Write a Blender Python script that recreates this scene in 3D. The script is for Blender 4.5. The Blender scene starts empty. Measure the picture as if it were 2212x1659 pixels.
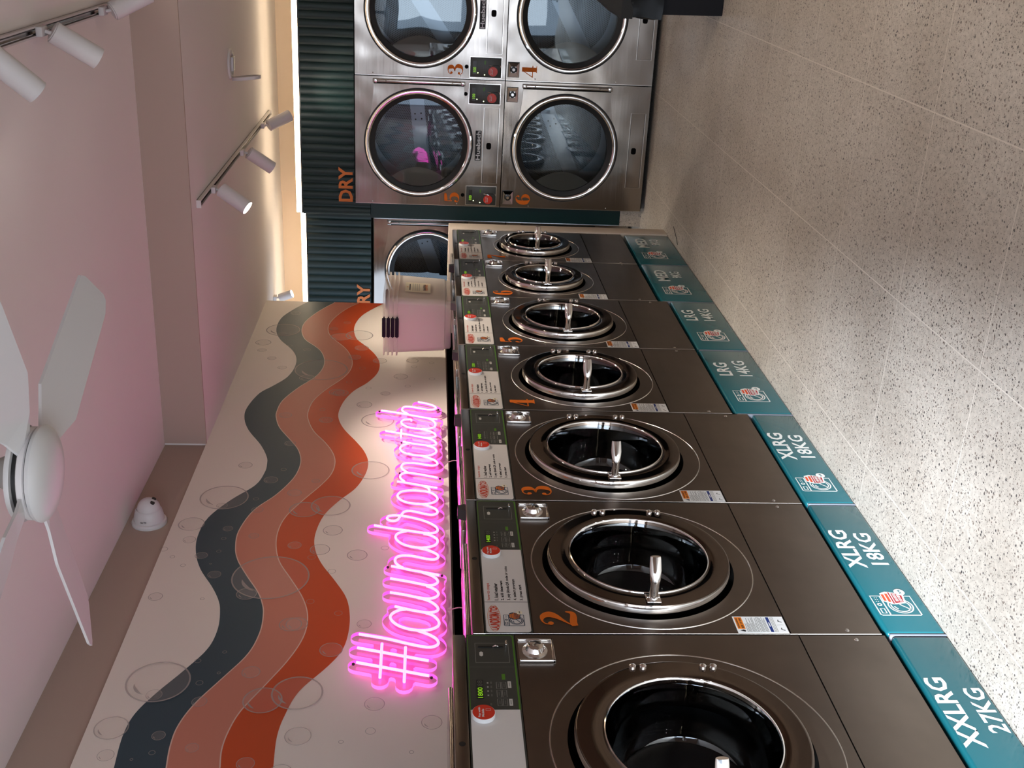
import bpy, bmesh, math, random
from mathutils import Vector, Matrix, Euler
random.seed(7)
SC = bpy.context.scene
COL = SC.collection
PI = math.pi

# ------------------------------------------------------------------ camera
# world: +X along the washer row into the shop, +Y towards the mural wall, +Z up (metres)
cam_d = bpy.data.cameras.new('camera')
cam = bpy.data.objects.new('camera', cam_d)
COL.objects.link(cam)
SC.camera = cam
cam_d.sensor_fit = 'HORIZONTAL'
cam_d.sensor_width = 36.0
cam_d.lens = 36.0 * 2409.8 / 2212.0
cam_d.clip_start = 0.05
CF = Vector((0.91618902, 0.39307003, -0.07806172))      # looking direction
CR = Vector((0.39558548, -0.91822719, 0.01926026))      # picture-right when the phone is held upright
CDN = Vector((-0.06410776, -0.04852612, -0.99676246))   # downwards (the photo is stored turned on its side)
rot = Matrix((CDN, CR, -CF)).transposed()
cam.matrix_world = Matrix.Translation((0, 0, 1.535)) @ rot.to_4x4()

# ------------------------------------------------------------------ colour management, world, daylight
SC.view_settings.view_transform = 'Standard'
SC.view_settings.look = 'None'
SC.view_settings.gamma = 1.0
SC.view_settings.use_curve_mapping = False
SC.view_settings.exposure = 1.22
SC.cycles.use_denoising = True
SC.cycles.max_bounces = 8
SC.cycles.diffuse_bounces = 4
SC.cycles.glossy_bounces = 4
SC.cycles.transmission_bounces = 5
SC.cycles.transparent_max_bounces = 14
SC.cycles.caustics_reflective = False
SC.cycles.caustics_refractive = False
SC.cycles.sample_clamp_indirect = 4.0
W = bpy.data.worlds.new('street_daylight')
SC.world = W
W.use_nodes = True
W.node_tree.nodes['Background'].inputs[0].default_value = (0.66, 0.80, 1.0, 1)
W.node_tree.nodes['Background'].inputs[1].default_value = 1.3

def lamp(name, kind, loc, direction=None, energy=10, color=(1, 1, 1), **kw):
    d = bpy.data.lights.new(name, kind)
    d.energy = energy
    d.color = color
    for k, v in kw.items():
        setattr(d, k, v)
    o = bpy.data.objects.new(name, d)
    COL.objects.link(o)
    o.location = loc
    if direction is not None:
        o.rotation_euler = Vector(direction).to_track_quat('-Z', 'Y').to_euler()
    return o

# low bright daylight coming through the shop front behind the camera
lamp('daylight_sun', 'SUN', (-6, -1, 4), (0.93, 0.262, -0.37), energy=8.0, color=(0.88, 0.94, 1.0), angle=math.radians(8))
lamp('shopfront_skylight', 'AREA', (-2.35, 0.9, 1.5), (1, 0.15, -0.12), energy=32, color=(0.84, 0.91, 1.0), shape='RECTANGLE', size=2.0, size_y=2.4)

# ------------------------------------------------------------------ materials
MATS = {}
def srgb(r, g, b):
    f = lambda c: (c / 255 / 12.92) if c / 255 <= 0.04045 else ((c / 255 + 0.055) / 1.055) ** 2.4
    return (f(r), f(g), f(b), 1)

def mat(name, color=(0.5, 0.5, 0.5, 1), rough=0.5, metal=0.0, emit=None, estr=0.0, alpha=1.0, trans=0.0, coat=0.0, spec=0.5, ior=1.45):
    m = bpy.data.materials.new(name)
    m.use_nodes = True
    b = m.node_tree.nodes['Principled BSDF']
    b.inputs['Base Color'].default_value = color if len(color) == 4 else (*color, 1)
    b.inputs['Roughness'].default_value = rough
    b.inputs['Metallic'].default_value = metal
    b.inputs['Specular IOR Level'].default_value = spec
    b.inputs['IOR'].default_value = ior
    b.inputs['Alpha'].default_value = alpha
    b.inputs['Transmission Weight'].default_value = trans
    b.inputs['Coat Weight'].default_value = coat
    if emit:
        b.inputs['Emission Color'].default_value = (*emit[:3], 1)
        b.inputs['Emission Strength'].default_value = estr
    MATS[name] = m
    return m

class NT:
    def __init__(s, m):
        s.t = m.node_tree; s.n = s.t.nodes; s.b = s.n.get('Principled BSDF')
    def add(s, typ, **kw):
        n = s.n.new(typ)
        for k, v in kw.items(): setattr(n, k, v)
        return n
    def link(s, a, b): s.t.links.new(a, b)
    def val(s, sock, v): 
        if hasattr(v, 'links'): s.link(v, sock)
        else: sock.default_value = v
    def math(s, op, a, b=None, clamp=False):
        n = s.add('ShaderNodeMath', operation=op, use_clamp=clamp)
        s.val(n.inputs[0], a)
        if b is not None: s.val(n.inputs[1], b)
        return n.outputs[0]
    def noise(s, vec, scale, detail=2, rough=0.5):
        n = s.add('ShaderNodeTexNoise'); s.link(vec, n.inputs['Vector'])
        n.inputs['Scale'].default_value = scale; n.inputs['Detail'].default_value = detail; n.inputs['Roughness'].default_value = rough
        return n.outputs['Fac']
    def obj(s): return s.add('ShaderNodeTexCoord').outputs['Object']
    def mapv(s, vec, sc=(1, 1, 1), loc=(0, 0, 0)):
        n = s.add('ShaderNodeMapping'); s.link(vec, n.inputs['Vector'])
        n.inputs['Scale'].default_value = sc; n.inputs['Location'].default_value = loc
        return n.outputs['Vector']
    def ramp(s, fac, stops):
        n = s.add('ShaderNodeValToRGB'); s.link(fac, n.inputs['Fac'])
        e = n.color_ramp.elements
        while len(e) < len(stops): e.new(0.5)
        for i, (p, c) in enumerate(stops):
            e[i].position = p; e[i].color = c
        return n.outputs['Color']
    def mix(s, fac, a, b):
        n = s.add('ShaderNodeMix', data_type='RGBA')
        s.val(n.inputs['Factor'], fac);
        for sock, v in ((n.inputs[6], a), (n.inputs[7], b)): s.val(sock, v)
        return n.outputs[2]
    def rng(s, v, a, b, c, d):
        n = s.add('ShaderNodeMapRange'); s.val(n.inputs[0], v)
        for i, x in enumerate((a, b, c, d)): n.inputs[i + 1].default_value = x
        return n.outputs[0]
    def bump(s, h, strength, dist):
        n = s.add('ShaderNodeBump'); s.link(h, n.inputs['Height'])
        n.inputs['Strength'].default_value = strength; n.inputs['Distance'].default_value = dist
        s.link(n.outputs['Normal'], s.b.inputs['Normal'])

def steel(name, col, r0, r1, grain=(3, 60, 160), wav=0.0, wscale=4, smear=0.25):
    m = mat(name, col, (r0 + r1) / 2, 1.0); t = NT(m)
    o = t.obj()
    g = t.noise(t.mapv(o, grain), 3.0, 2)
    cl = t.noise(o, 3.2, 3)
    k = t.math('ADD', t.math('MULTIPLY', g, 0.6), t.math('MULTIPLY', cl, 0.4))
    t.link(t.rng(k, 0.3, 0.7, r0, r1), t.b.inputs['Roughness'])
    dark = tuple(c * (1 - smear) for c in col[:3]) + (1,)
    t.link(t.mix(t.rng(t.noise(o, 2.3, 4, 0.6), 0.35, 0.7, 0, 1), col, dark), t.b.inputs['Base Color'])
    if wav: t.bump(t.noise(t.mapv(o, (1, 1, 1)), wscale, 1), 1.0, wav)
    return m

steel('steel_washer', (0.225, 0.19, 0.163, 1), 0.27, 0.35, grain=(1, 5, 14), wav=0.0012, wscale=3.5)
steel('steel_dryer', (0.33, 0.295, 0.265, 1), 0.14, 0.24, grain=(1, 8, 30), wav=0.010, wscale=3.4, smear=0.12)
steel('steel_lid', (0.50, 0.46, 0.43, 1), 0.10, 0.18, grain=(2, 30, 100), wav=0.004, wscale=7)
mat('steel_ring', (0.17, 0.14, 0.12, 1), 0.06, 1.0)
t = NT(MATS['steel_ring']); t.bump(t.noise(t.obj(), 6, 1), 1.0, 0.002)
mat('chrome', (0.86, 0.85, 0.84, 1), 0.07, 1.0)
mat('chrome_soft', (0.52, 0.50, 0.48, 1), 0.2, 1.0)
mat('steel_seam', (0.75, 0.72, 0.68, 1), 0.25, 1.0)
mat('rubber_black', (0.006, 0.006, 0.006, 1), 0.55)
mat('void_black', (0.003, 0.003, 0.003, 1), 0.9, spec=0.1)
mat('plastic_black', (0.014, 0.014, 0.014, 1), 0.35)
mat('plastic_dark', (0.045, 0.04, 0.042, 1), 0.38)
mat('graphite', (0.040, 0.042, 0.036, 1), 0.42)
mat('panel_green', (0.07, 0.20, 0.015, 1), 0.4)
mat('print_grey', (0.28, 0.28, 0.26, 1), 0.5)
mat('print_dim', (0.10, 0.10, 0.09, 1), 0.5)
mat('key_white', (0.55, 0.54, 0.50, 1), 0.45)
mat('card_white', (0.66, 0.63, 0.61, 1), 0.5)
mat('ink_black', (0.012, 0.012, 0.014, 1), 0.6)
mat('ink_navy', (0.015, 0.05, 0.09, 1), 0.5)
mat('ink_orange', (0.62, 0.16, 0.022, 1), 0.45)
mat('ink_red', (0.55, 0.05, 0.02, 1), 0.45)
mat('badge_red', (0.60, 0.035, 0.015, 1), 0.35)
mat('label_white', (0.72, 0.73, 0.74, 1), 0.4)
mat('label_orange', (0.75, 0.20, 0.01, 1), 0.4)
mat('label_blue', (0.01, 0.03, 0.16, 1), 0.4)
mat('number_orange', (0.66, 0.15, 0.02, 1), 0.8, spec=0.12)
mat('segments_green', (0.01, 0.02, 0.0, 1), 0.4, emit=(0.42, 0.95, 0.02), estr=0.25)
mat('led_dot', (0.2, 0.3, 0.0, 1), 0.4, emit=(0.8, 1.0, 0.4), estr=6)
mat('teal_gloss', (0.008, 0.112, 0.140, 1), 0.22, coat=0.3)
mat('teal_edge_grey', (0.16, 0.18, 0.22, 1), 0.4)
mat('white_print', (0.72, 0.75, 0.74, 1), 0.8, spec=0.15)
mat('coral_print', (0.66, 0.09, 0.04, 1), 0.8, spec=0.15)
mat('maroon_print', (0.36, 0.03, 0.04, 1), 0.8, spec=0.15)
mat('teal_matt', (0.002, 0.017, 0.018, 1), 0.5)
mat('teal_panel', (0.002, 0.026, 0.030, 1), 0.4)
mat('wall_beige', (0.44, 0.335, 0.28, 1), 0.8)
mat('wall_peach', (0.62, 0.49, 0.37, 1), 0.8)
mat('ceiling_paint', (0.86, 0.80, 0.77, 1), 0.9)
mat('partition_cream', (0.62, 0.54, 0.46, 1), 0.6)
mat('mural_white', (0.84, 0.77, 0.70, 1), 0.55)
mat('mural_navy', (0.022, 0.055, 0.078, 1), 0.5)
mat('mural_salmon', (0.56, 0.20, 0.14, 1), 0.5)
mat('mural_red', (0.56, 0.065, 0.008, 1), 0.5)
mat('mural_line', (0.72, 0.50, 0.42, 1), 0.5)
mat('bubble_rim', (0.48, 0.43, 0.41, 1), 0.5, alpha=0.6)
mat('bubble_glow', (0.85, 0.75, 0.68, 1), 0.5, alpha=0.10)
mat('white_enamel', (0.62, 0.61, 0.60, 1), 0.4)
mat('white_matt', (0.66, 0.63, 0.62, 1), 0.55)
mat('fan_blade_white', (0.66, 0.65, 0.65, 1), 0.45)
mat('fan_grey', (0.28, 0.26, 0.24, 1), 0.5)
mat('lamp_lens', (0.9, 0.9, 0.9, 1), 0.4, emit=(1.0, 0.90, 0.78), estr=30)
mat('lamp_dark', (0.03, 0.03, 0.03, 1), 0.3)
mat('led_strip', (1, 1, 1, 1), 0.5, emit=(1.0, 0.78, 0.52), estr=7)
mat('neon_tube', (0.9, 0.4, 0.8, 1), 0.4, emit=(1.0, 0.075, 0.56), estr=3.8)
mat('neon_edge', (0.9, 0.3, 0.7, 1), 0.3, emit=(1.0, 0.12, 0.70), estr=0.55)
mat('cable_clear', (0.45, 0.35, 0.33, 1), 0.4)
mat('bin_plastic', (0.010, 0.011, 0.015, 1), 0.6, spec=0.2)
mat('bin_lid_plastic', (0.018, 0.018, 0.018, 1), 0.55, spec=0.25)
mat('bag_black', (0.001, 0.001, 0.001, 1), 0.3, spec=0.2)
mat('crescent_beige', (0.30, 0.24, 0.18, 1), 0.7)
mat('drum_inner', (0.03, 0.03, 0.032, 1), 0.22, 0.9)
mat('basket_handle', (0.012, 0.006, 0.014, 1), 0.6, spec=0.2)
mat('basket_label', (0.75, 0.68, 0.52, 1), 0.6)

# see-through materials: thin glass = transparent + fresnel gloss
def thin_glass(name, tint, gloss_col, ior, rough=0.02):
    m = bpy.data.materials.new(name); m.use_nodes = True
    t = NT(m); t.n.remove(t.b)
    out = [n for n in t.n if n.type == 'OUTPUT_MATERIAL'][0]
    tr = t.add('ShaderNodeBsdfTransparent'); tr.inputs[0].default_value = tint
    gl = t.add('ShaderNodeBsdfGlossy'); gl.inputs[0].default_value = gloss_col; gl.inputs['Roughness'].default_value = rough
    fr = t.add('ShaderNodeFresnel'); fr.inputs[0].default_value = ior
    mx = t.add('ShaderNodeMixShader')
    t.link(fr.outputs[0], mx.inputs[0]); t.link(tr.outputs[0], mx.inputs[1]); t.link(gl.outputs[0], mx.inputs[2])
    t.link(mx.outputs[0], out.inputs['Surface'])
    MATS[name] = m
thin_glass('door_glass', (0.42, 0.46, 0.48, 1), (0.9, 0.95, 1, 1), 2.1)
thin_glass('dryer_glass', (0.60, 0.66, 0.70, 1), (0.85, 0.95, 1, 1), 1.7)
thin_glass('acrylic', (0.97, 0.80, 0.90, 1), (1, 0.8, 0.95, 1), 1.45, 0.05)

m = bpy.data.materials.new('basket_plastic'); m.use_nodes = True; t = NT(m)
out = [n for n in t.n if n.type == 'OUTPUT_MATERIAL'][0]
t.b.inputs['Base Color'].default_value = (0.85, 0.82, 0.78, 1); t.b.inputs['Roughness'].default_value = 0.28
tr = t.add('ShaderNodeBsdfTransparent'); tr.inputs[0].default_value = (0.98, 0.97, 0.95, 1)
tl = t.add('ShaderNodeBsdfTranslucent'); tl.inputs[0].default_value = (0.92, 0.88, 0.84, 1)
m1 = t.add('ShaderNodeMixShader'); m1.inputs[0].default_value = 0.45
m2 = t.add('ShaderNodeMixShader'); m2.inputs[0].default_value = 0.52
t.link(t.b.outputs[0], m1.inputs[1]); t.link(tl.outputs[0], m1.inputs[2])
t.link(m1.outputs[0], m2.inputs[1]); t.link(tr.outputs[0], m2.inputs[2]); t.link(m2.outputs[0], out.inputs['Surface'])
MATS['basket_plastic'] = m

# terrazzo tile floor (speckles and grout are the tiles' own pattern)
m = mat('terrazzo', (0.5, 0.47, 0.43, 1), 0.32); t = NT(m); o = t.obj()
def speck(scale, lo, hi, keep):
    v = t.add('ShaderNodeTexVoronoi'); v.inputs['Scale'].default_value = scale; t.link(o, v.inputs['Vector'])
    sep = t.add('ShaderNodeSeparateColor'); t.link(v.outputs['Color'], sep.inputs[0])
    size = t.rng(sep.outputs[0], 0, 1, lo, hi)
    inside = t.math('LESS_THAN', v.outputs['Distance'], size)
    on = t.math('LESS_THAN', sep.outputs[1], keep)
    return t.math('MULTIPLY', inside, on), sep.outputs[2]
s1, r1 = speck(95, 0.14, 0.40, 0.50)
s2, r2 = speck(190, 0.16, 0.42, 0.55)
s3, r3 = speck(34, 0.05, 0.16, 0.25)
base = t.ramp(t.noise(o, 2.2, 5, 0.6), [(0.3, (0.44, 0.395, 0.345, 1)), (0.7, (0.57, 0.53, 0.48, 1))])
fine = t.ramp(t.noise(o, 60, 2), [(0.35, (0.86, 0.86, 0.86, 1)), (0.65, (1.06, 1.06, 1.06, 1))])
mm = t.add('ShaderNodeMix', data_type='RGBA', blend_type='MULTIPLY'); mm.inputs[0].default_value = 1
t.link(base, mm.inputs[6]); t.link(fine, mm.inputs[7])
c = t.mix(t.math('MULTIPLY', s2, 0.75), mm.outputs[2], (0.11, 0.095, 0.085, 1))
c = t.mix(t.math('MULTIPLY', s1, 0.9), c, t.ramp(r1, [(0, (0.05, 0.045, 0.05, 1)), (1, (0.16, 0.12, 0.10, 1))]))
c = t.mix(s3, c, (0.035, 0.035, 0.04, 1))
sx = t.add('ShaderNodeSeparateXYZ'); t.link(o, sx.inputs[0])
def grid(sock, off, pitch, w):
    f = t.math('FRACT', t.math('DIVIDE', t.math('SUBTRACT', sock, off - w / 2 + 100 * pitch * 0), pitch))
    return t.math('LESS_THAN', f, w / pitch)
gx = grid(sx.outputs[0], 6.346 - 20 * 0.5962, 0.5962, 0.0045)
gy = grid(sx.outputs[1], 1.7266 - 10 * 0.6057, 0.6057, 0.0045)
gr = t.math('MAXIMUM', gx, gy)
c = t.mix(t.math('MULTIPLY', gr, 0.85), c, (0.66, 0.61, 0.55, 1))
t.link(c, t.b.inputs['Base Color'])
t.link(t.rng(t.noise(o, 1.7, 4), 0.3, 0.7, 0.34, 0.5), t.b.inputs['Roughness'])

# perforated drum sheet: staggered round holes
m = mat('drum_perforated', (0.30, 0.31, 0.33, 1), 0.32, 0.55); t = NT(m); o = t.obj()
sx = t.add('ShaderNodeSeparateXYZ'); t.link(o, sx.inputs[0])
def dots(dx, dz, pitch):
    a = t.math('SUBTRACT', t.math('FRACT', t.math('ADD', t.math('DIVIDE', sx.outputs[0], pitch), 50 + dx)), 0.5)
    b = t.math('SUBTRACT', t.math('FRACT', t.math('ADD', t.math('DIVIDE', sx.outputs[2], pitch * 1.73), 50 + dz)), 0.5)
    b = t.math('MULTIPLY', b, 1.73)
    return t.math('SQRT', t.math('ADD', t.math('MULTIPLY', a, a), t.math('MULTIPLY', b, b)))
d = t.math('MINIMUM', dots(0, 0, 0.0135), dots(0.5, 0.5, 0.0135))
hole = t.math('LESS_THAN', d, 0.31)
t.link(t.mix(hole, (0.17, 0.18, 0.19, 1), (0.01, 0.01, 0.01, 1)), t.b.inputs['Base Color'])
mat('drum_smooth', (0.34, 0.35, 0.37, 1), 0.3, 0.6)
# painted wall texture
for nm in ('wall_beige', 'wall_peach', 'ceiling_paint'):
    t = NT(MATS[nm]); t.bump(t.noise(t.obj(), 220, 2), 0.25, 0.0006)

# ------------------------------------------------------------------ mesh builder
class MB:
    def __init__(s):
        s.v = []; s.f = []; s.m = []; s.sm = []; s.mats = []
    def mi(s, name):
        if name not in s.mats: s.mats.append(name)
        return s.mats.index(name)
    def face(s, pts, m, smooth=False):
        i = len(s.v); s.v += [tuple(p) for p in pts]; s.f.append(tuple(range(i, i + len(pts)))); s.m.append(s.mi(m)); s.sm.append(smooth)
        return s
    def mesh(s, vs, fs, m, smooth=False):
        i = len(s.v); s.v += [tuple(p) for p in vs]
        k = s.mi(m)
        for f in fs: s.f.append(tuple(a + i for a in f)); s.m.append(k); s.sm.append(smooth)
        return s
    def box(s, x0, x1, y0, y1, z0, z1, m, bev=0.0, seg=2):
        if bev > 0:
            b = bmesh.new(); bmesh.ops.create_cube(b, size=1)
            for v in b.verts: v.co = Vector(((x0 + x1) / 2 + v.co.x * (x1 - x0), (y0 + y1) / 2 + v.co.y * (y1 - y0), (z0 + z1) / 2 + v.co.z * (z1 - z0)))
            bmesh.ops.bevel(b, geom=b.edges[:], offset=bev, segments=seg, affect='EDGES', profile=0.5)
            s.bm(b, m, True); b.free(); return s
        v = [(x0, y0, z0), (x1, y0, z0), (x1, y1, z0), (x0, y1, z0), (x0, y0, z1), (x1, y0, z1), (x1, y1, z1), (x0, y1, z1)]
        return s.mesh(v, [(0, 3, 2, 1), (4, 5, 6, 7), (0, 1, 5, 4), (1, 2, 6, 5), (2, 3, 7, 6), (3, 0, 4, 7)], m)
    def bm(s, b, m, smooth=False):
        b.verts.ensure_lookup_table(); b.verts.index_update()
        return s.mesh([v.co[:] for v in b.verts], [[v.index for v in f.verts] for f in b.faces], m, smooth)
    def rect(s, x0, x1, z0, z1, y, m):          # flat print facing -y
        return s.face([(x0, y, z0), (x1, y, z0), (x1, y, z1), (x0, y, z1)], m)
    def rrect(s, x0, x1, z0, z1, y, r, m, thick=0.0, corners=(1, 1, 1, 1), n=5):
        pts = []
        for k, (cx, cz, a) in enumerate(((x0 + r, z0 + r, PI), (x1 - r, z0 + r, 1.5 * PI), (x1 - r, z1 - r, 0), (x0 + r, z1 - r, PI / 2))):
            if corners[k]:
                for i in range(n + 1):
                    t = a + i * PI / 2 / n; pts.append((cx + r * math.cos(t), cz + r * math.sin(t)))
            else: pts.append(((x0, z0), (x1, z0), (x1, z1), (x0, z1))[k])
        return s.prism(pts, y, y + thick, m)
    def prism(s, pts, y0, y1, m, smooth=False, side=None):    # outline (x,z) counter-clockwise seen from -y
        s.face([(x, y0, z) for x, z in pts], m)
        if y1 > y0:
            n = len(pts)
            s.face([(x, y1, z) for x, z in reversed(pts)], m)
            vs = [(x, y0, z) for x, z in pts] + [(x, y1, z) for x, z in pts]
            s.mesh(vs, [(i, i + n, (i + 1) % n + n, (i + 1) % n) for i in range(n)], side or m, smooth)
        return s
    def disc(s, cx, cz, r, y, m, n=40, thick=0.0, side=None):
        return s.prism([(cx + r * math.cos(2 * PI * i / n), cz + r * math.sin(2 * PI * i / n)) for i in range(n)], y, y + thick, m, side=side, smooth=True)
    def lathe(s, prof, cx, cz, m, n=64, axis='y', smooth=True, rx=1.0):   # profile [(radius, depth)], around y through (cx, cz)
        vs = []; fs = []
        for r, d in prof:
            for i in range(n):
                a = 2 * PI * i / n
                if axis == 'y': vs.append((cx + r * math.cos(a) * rx, d, cz + r * math.sin(a)))
                else: vs.append((cx + r * math.cos(a), cz + r * math.sin(a), d))
        for j in range(len(prof) - 1):
            for i in range(n):
                a, b = j * n + i, j * n + (i + 1) % n
                fs.append((a, b, b + n, a + n) if axis == 'y' else (a, b, b + n, a + n))
        return s.mesh(vs, fs, m, smooth)
    def plate_hole(s, x0, x1, z0, z1, y, cx, cz, r, m, n=96):
        ang = [2 * PI * i / n for i in range(n)] + [math.atan2(z - cz, x - cx) % (2 * PI) for x in (x0, x1) for z in (z0, z1)]
        ang = sorted(set(ang)); inn = []; outp = []
        for a in ang:
            c, q = math.cos(a), math.sin(a)
            tx = ((x1 - cx) / c if c > 1e-9 else (x0 - cx) / c if c < -1e-9 else 1e9)
            tz = ((z1 - cz) / q if q > 1e-9 else (z0 - cz) / q if q < -1e-9 else 1e9)
            t = min(tx, tz); inn.append((cx + r * c, y, cz + r * q)); outp.append((cx + t * c, y, cz + t * q))
        k = len(ang)
        return s.mesh(inn + outp, [(i, (i + 1) % k, (i + 1) % k + k, i + k) for i in range(k)], m)
    def ribbon(s, pts, y, m, w=None, closed=False):   # flat stroke in the xz plane; pts (x,z[,width])
        P = [Vector((p[0], p[1])) for p in pts]; Wd = [(p[2] if len(p) > 2 else w) for p in pts]; n = len(P)
        L = []; R = []
        for i in range(n):
            a = P[(i - 1) % n] if (closed or i > 0) else P[i]; b = P[(i + 1) % n] if (closed or i < n - 1) else P[i]
            d = (b - a); d = d.normalized() if d.length > 1e-9 else Vector((1, 0)); nn = Vector((-d.y, d.x)) * Wd[i] / 2
            L.append(P[i] + nn); R.append(P[i] - nn)
        vs = [(p.x, y, p.y) for p in L] + [(p.x, y, p.y) for p in R]
        fs = [(i, i + n, (i + 1) % n + n, (i + 1) % n) for i in range(n if closed else n - 1)]
        return s.mesh(vs, fs, m)
    def tube(s, pts, r, m, n=8, caps=True, closed=False, rs=None):
        P = [Vector(p) for p in pts]; k = len(P); vs = []; fs = []
        up = None
        for i in range(k):
            a = P[i - 1] if i > 0 else (P[-1] if closed else P[0]); b = P[i + 1] if i < k - 1 else (P[0] if closed else P[-1])
            d = (b - a).normalized()
            if up is None:
                up = Vector((0, 0, 1)) if abs(d.z) < 0.9 else Vector((1, 0, 0))
            u = (up - d * up.dot(d)).normalized(); w = d.cross(u); up = u
            rr = rs[i] if rs else r
            for j in range(n):
                a2 = 2 * PI * j / n; vs.append(P[i] + (u * math.cos(a2) + w * math.sin(a2)) * rr)
        for i in range(k if closed else k - 1):
            i2 = (i + 1) % k
            for j in range(n): fs.append((i * n + j, i * n + (j + 1) % n, i2 * n + (j + 1) % n, i2 * n + j))
        if caps and not closed: fs += [tuple(reversed(range(n))), tuple((k - 1) * n + j for j in range(n))]
        return s.mesh(vs, fs, m, True)
    def cyl(s, a, b, r, m, n=24, r2=None):
        return s.tube([a, b], r, m, n, rs=[r, r2 if r2 else r])
    def ball(s, c, r, m, n=12, sc=(1, 1, 1)):
        b = bmesh.new(); bmesh.ops.create_uvsphere(b, u_segments=n * 2, v_segments=n, radius=r)
        for v in b.verts: v.co = Vector((c[0] + v.co.x * sc[0], c[1] + v.co.y * sc[1], c[2] + v.co.z * sc[2]))
        s.bm(b, m, True); b.free(); return s
    def text(s, body, x0, x1, z0, z1, y, m, bold=0.0, keep=False):   # lettering fitted to a box, facing -y
        vs, fs = glyphs(body, bold)
        ax = min(v[0] for v in vs); bx = max(v[0] for v in vs); az = min(v[1] for v in vs); bz = max(v[1] for v in vs)
        kx = (x1 - x0) / (bx - ax); kz = (z1 - z0) / (bz - az)
        if keep: kx = min(kx, kz * keep)
        return s.mesh([(x0 + (v[0] - ax) * kx, y, z0 + (v[1] - az) * kz) for v in vs], fs, m)
    def xf(s, M):
        s.v = [tuple(M @ Vector(v)) for v in s.v]; return s
    def build(s, name, parent=None, loc=(0, 0, 0), rot=None, auto=True):
        me = bpy.data.meshes.new(name); me.from_pydata(s.v, [], s.f)
        for n_ in s.mats: me.materials.append(MATS[n_])
        me.polygons.foreach_set('material_index', s.m)
        me.polygons.foreach_set('use_smooth', s.sm)
        me.update()
        if any(s.sm) and auto:
            b = bmesh.new(); b.from_mesh(me); bmesh.ops.remove_doubles(b, verts=b.verts, dist=1e-6)
            for e in b.edges:
                if len(e.link_faces) == 2 and e.calc_face_angle(0) > math.radians(38): e.smooth = False
            b.to_mesh(me); b.free()
        o = bpy.data.objects.new(name, me); COL.objects.link(o); o.location = loc
        if rot: o.rotation_euler = rot
        if parent: o.parent = parent
        return o

_G = {}
def glyphs(body, bold):
    key = (body, bold)
    if key in _G: return _G[key]
    cu = bpy.data.curves.new('t', 'FONT'); cu.body = body; cu.size = 1.0; cu.offset = bold; cu.resolution_u = 2
    ob = bpy.data.objects.new('t', cu)
    me = bpy.data.meshes.new_from_object(ob)
    r = ([v.co[:] for v in me.vertices], [tuple(p.vertices) for p in me.polygons])
    bpy.data.objects.remove(ob); bpy.data.meshes.remove(me); bpy.data.curves.remove(cu)
    _G[key] = r
    return r

def tag(o, label, cat, group=None, kind=None):
    if label: o['label'] = label
    if cat: o['category'] = cat
    if group: o['group'] = group
    if kind: o['kind'] = kind
    return o
def thing(name, label, cat, loc=(0, 0, 0), rotz=0, group=None):
    o = bpy.data.objects.new(name, None); COL.objects.link(o); o.empty_display_size = 0.1
    o.location = loc; o.rotation_euler = (0, 0, rotz)
    return tag(o, label, cat, group)
def struct(o):
    o['kind'] = 'structure'; return o
def smooth_path(pts, k=4):
    P = [Vector(p) for p in pts]
    if len(P) < 3: return P
    out = []
    for i in range(len(P) - 1):
        p0 = P[max(i - 1, 0)]; p1 = P[i]; p2 = P[i + 1]; p3 = P[min(i + 2, len(P) - 1)]
        for j in range(k):
            u = j / k
            out.append(0.5 * ((2 * p1) + (p2 - p0) * u + (2 * p0 - 5 * p1 + 4 * p2 - p3) * u * u + (3 * p1 - p0 - 3 * p2 + p3) * u ** 3))
    out.append(P[-1]); return out

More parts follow.
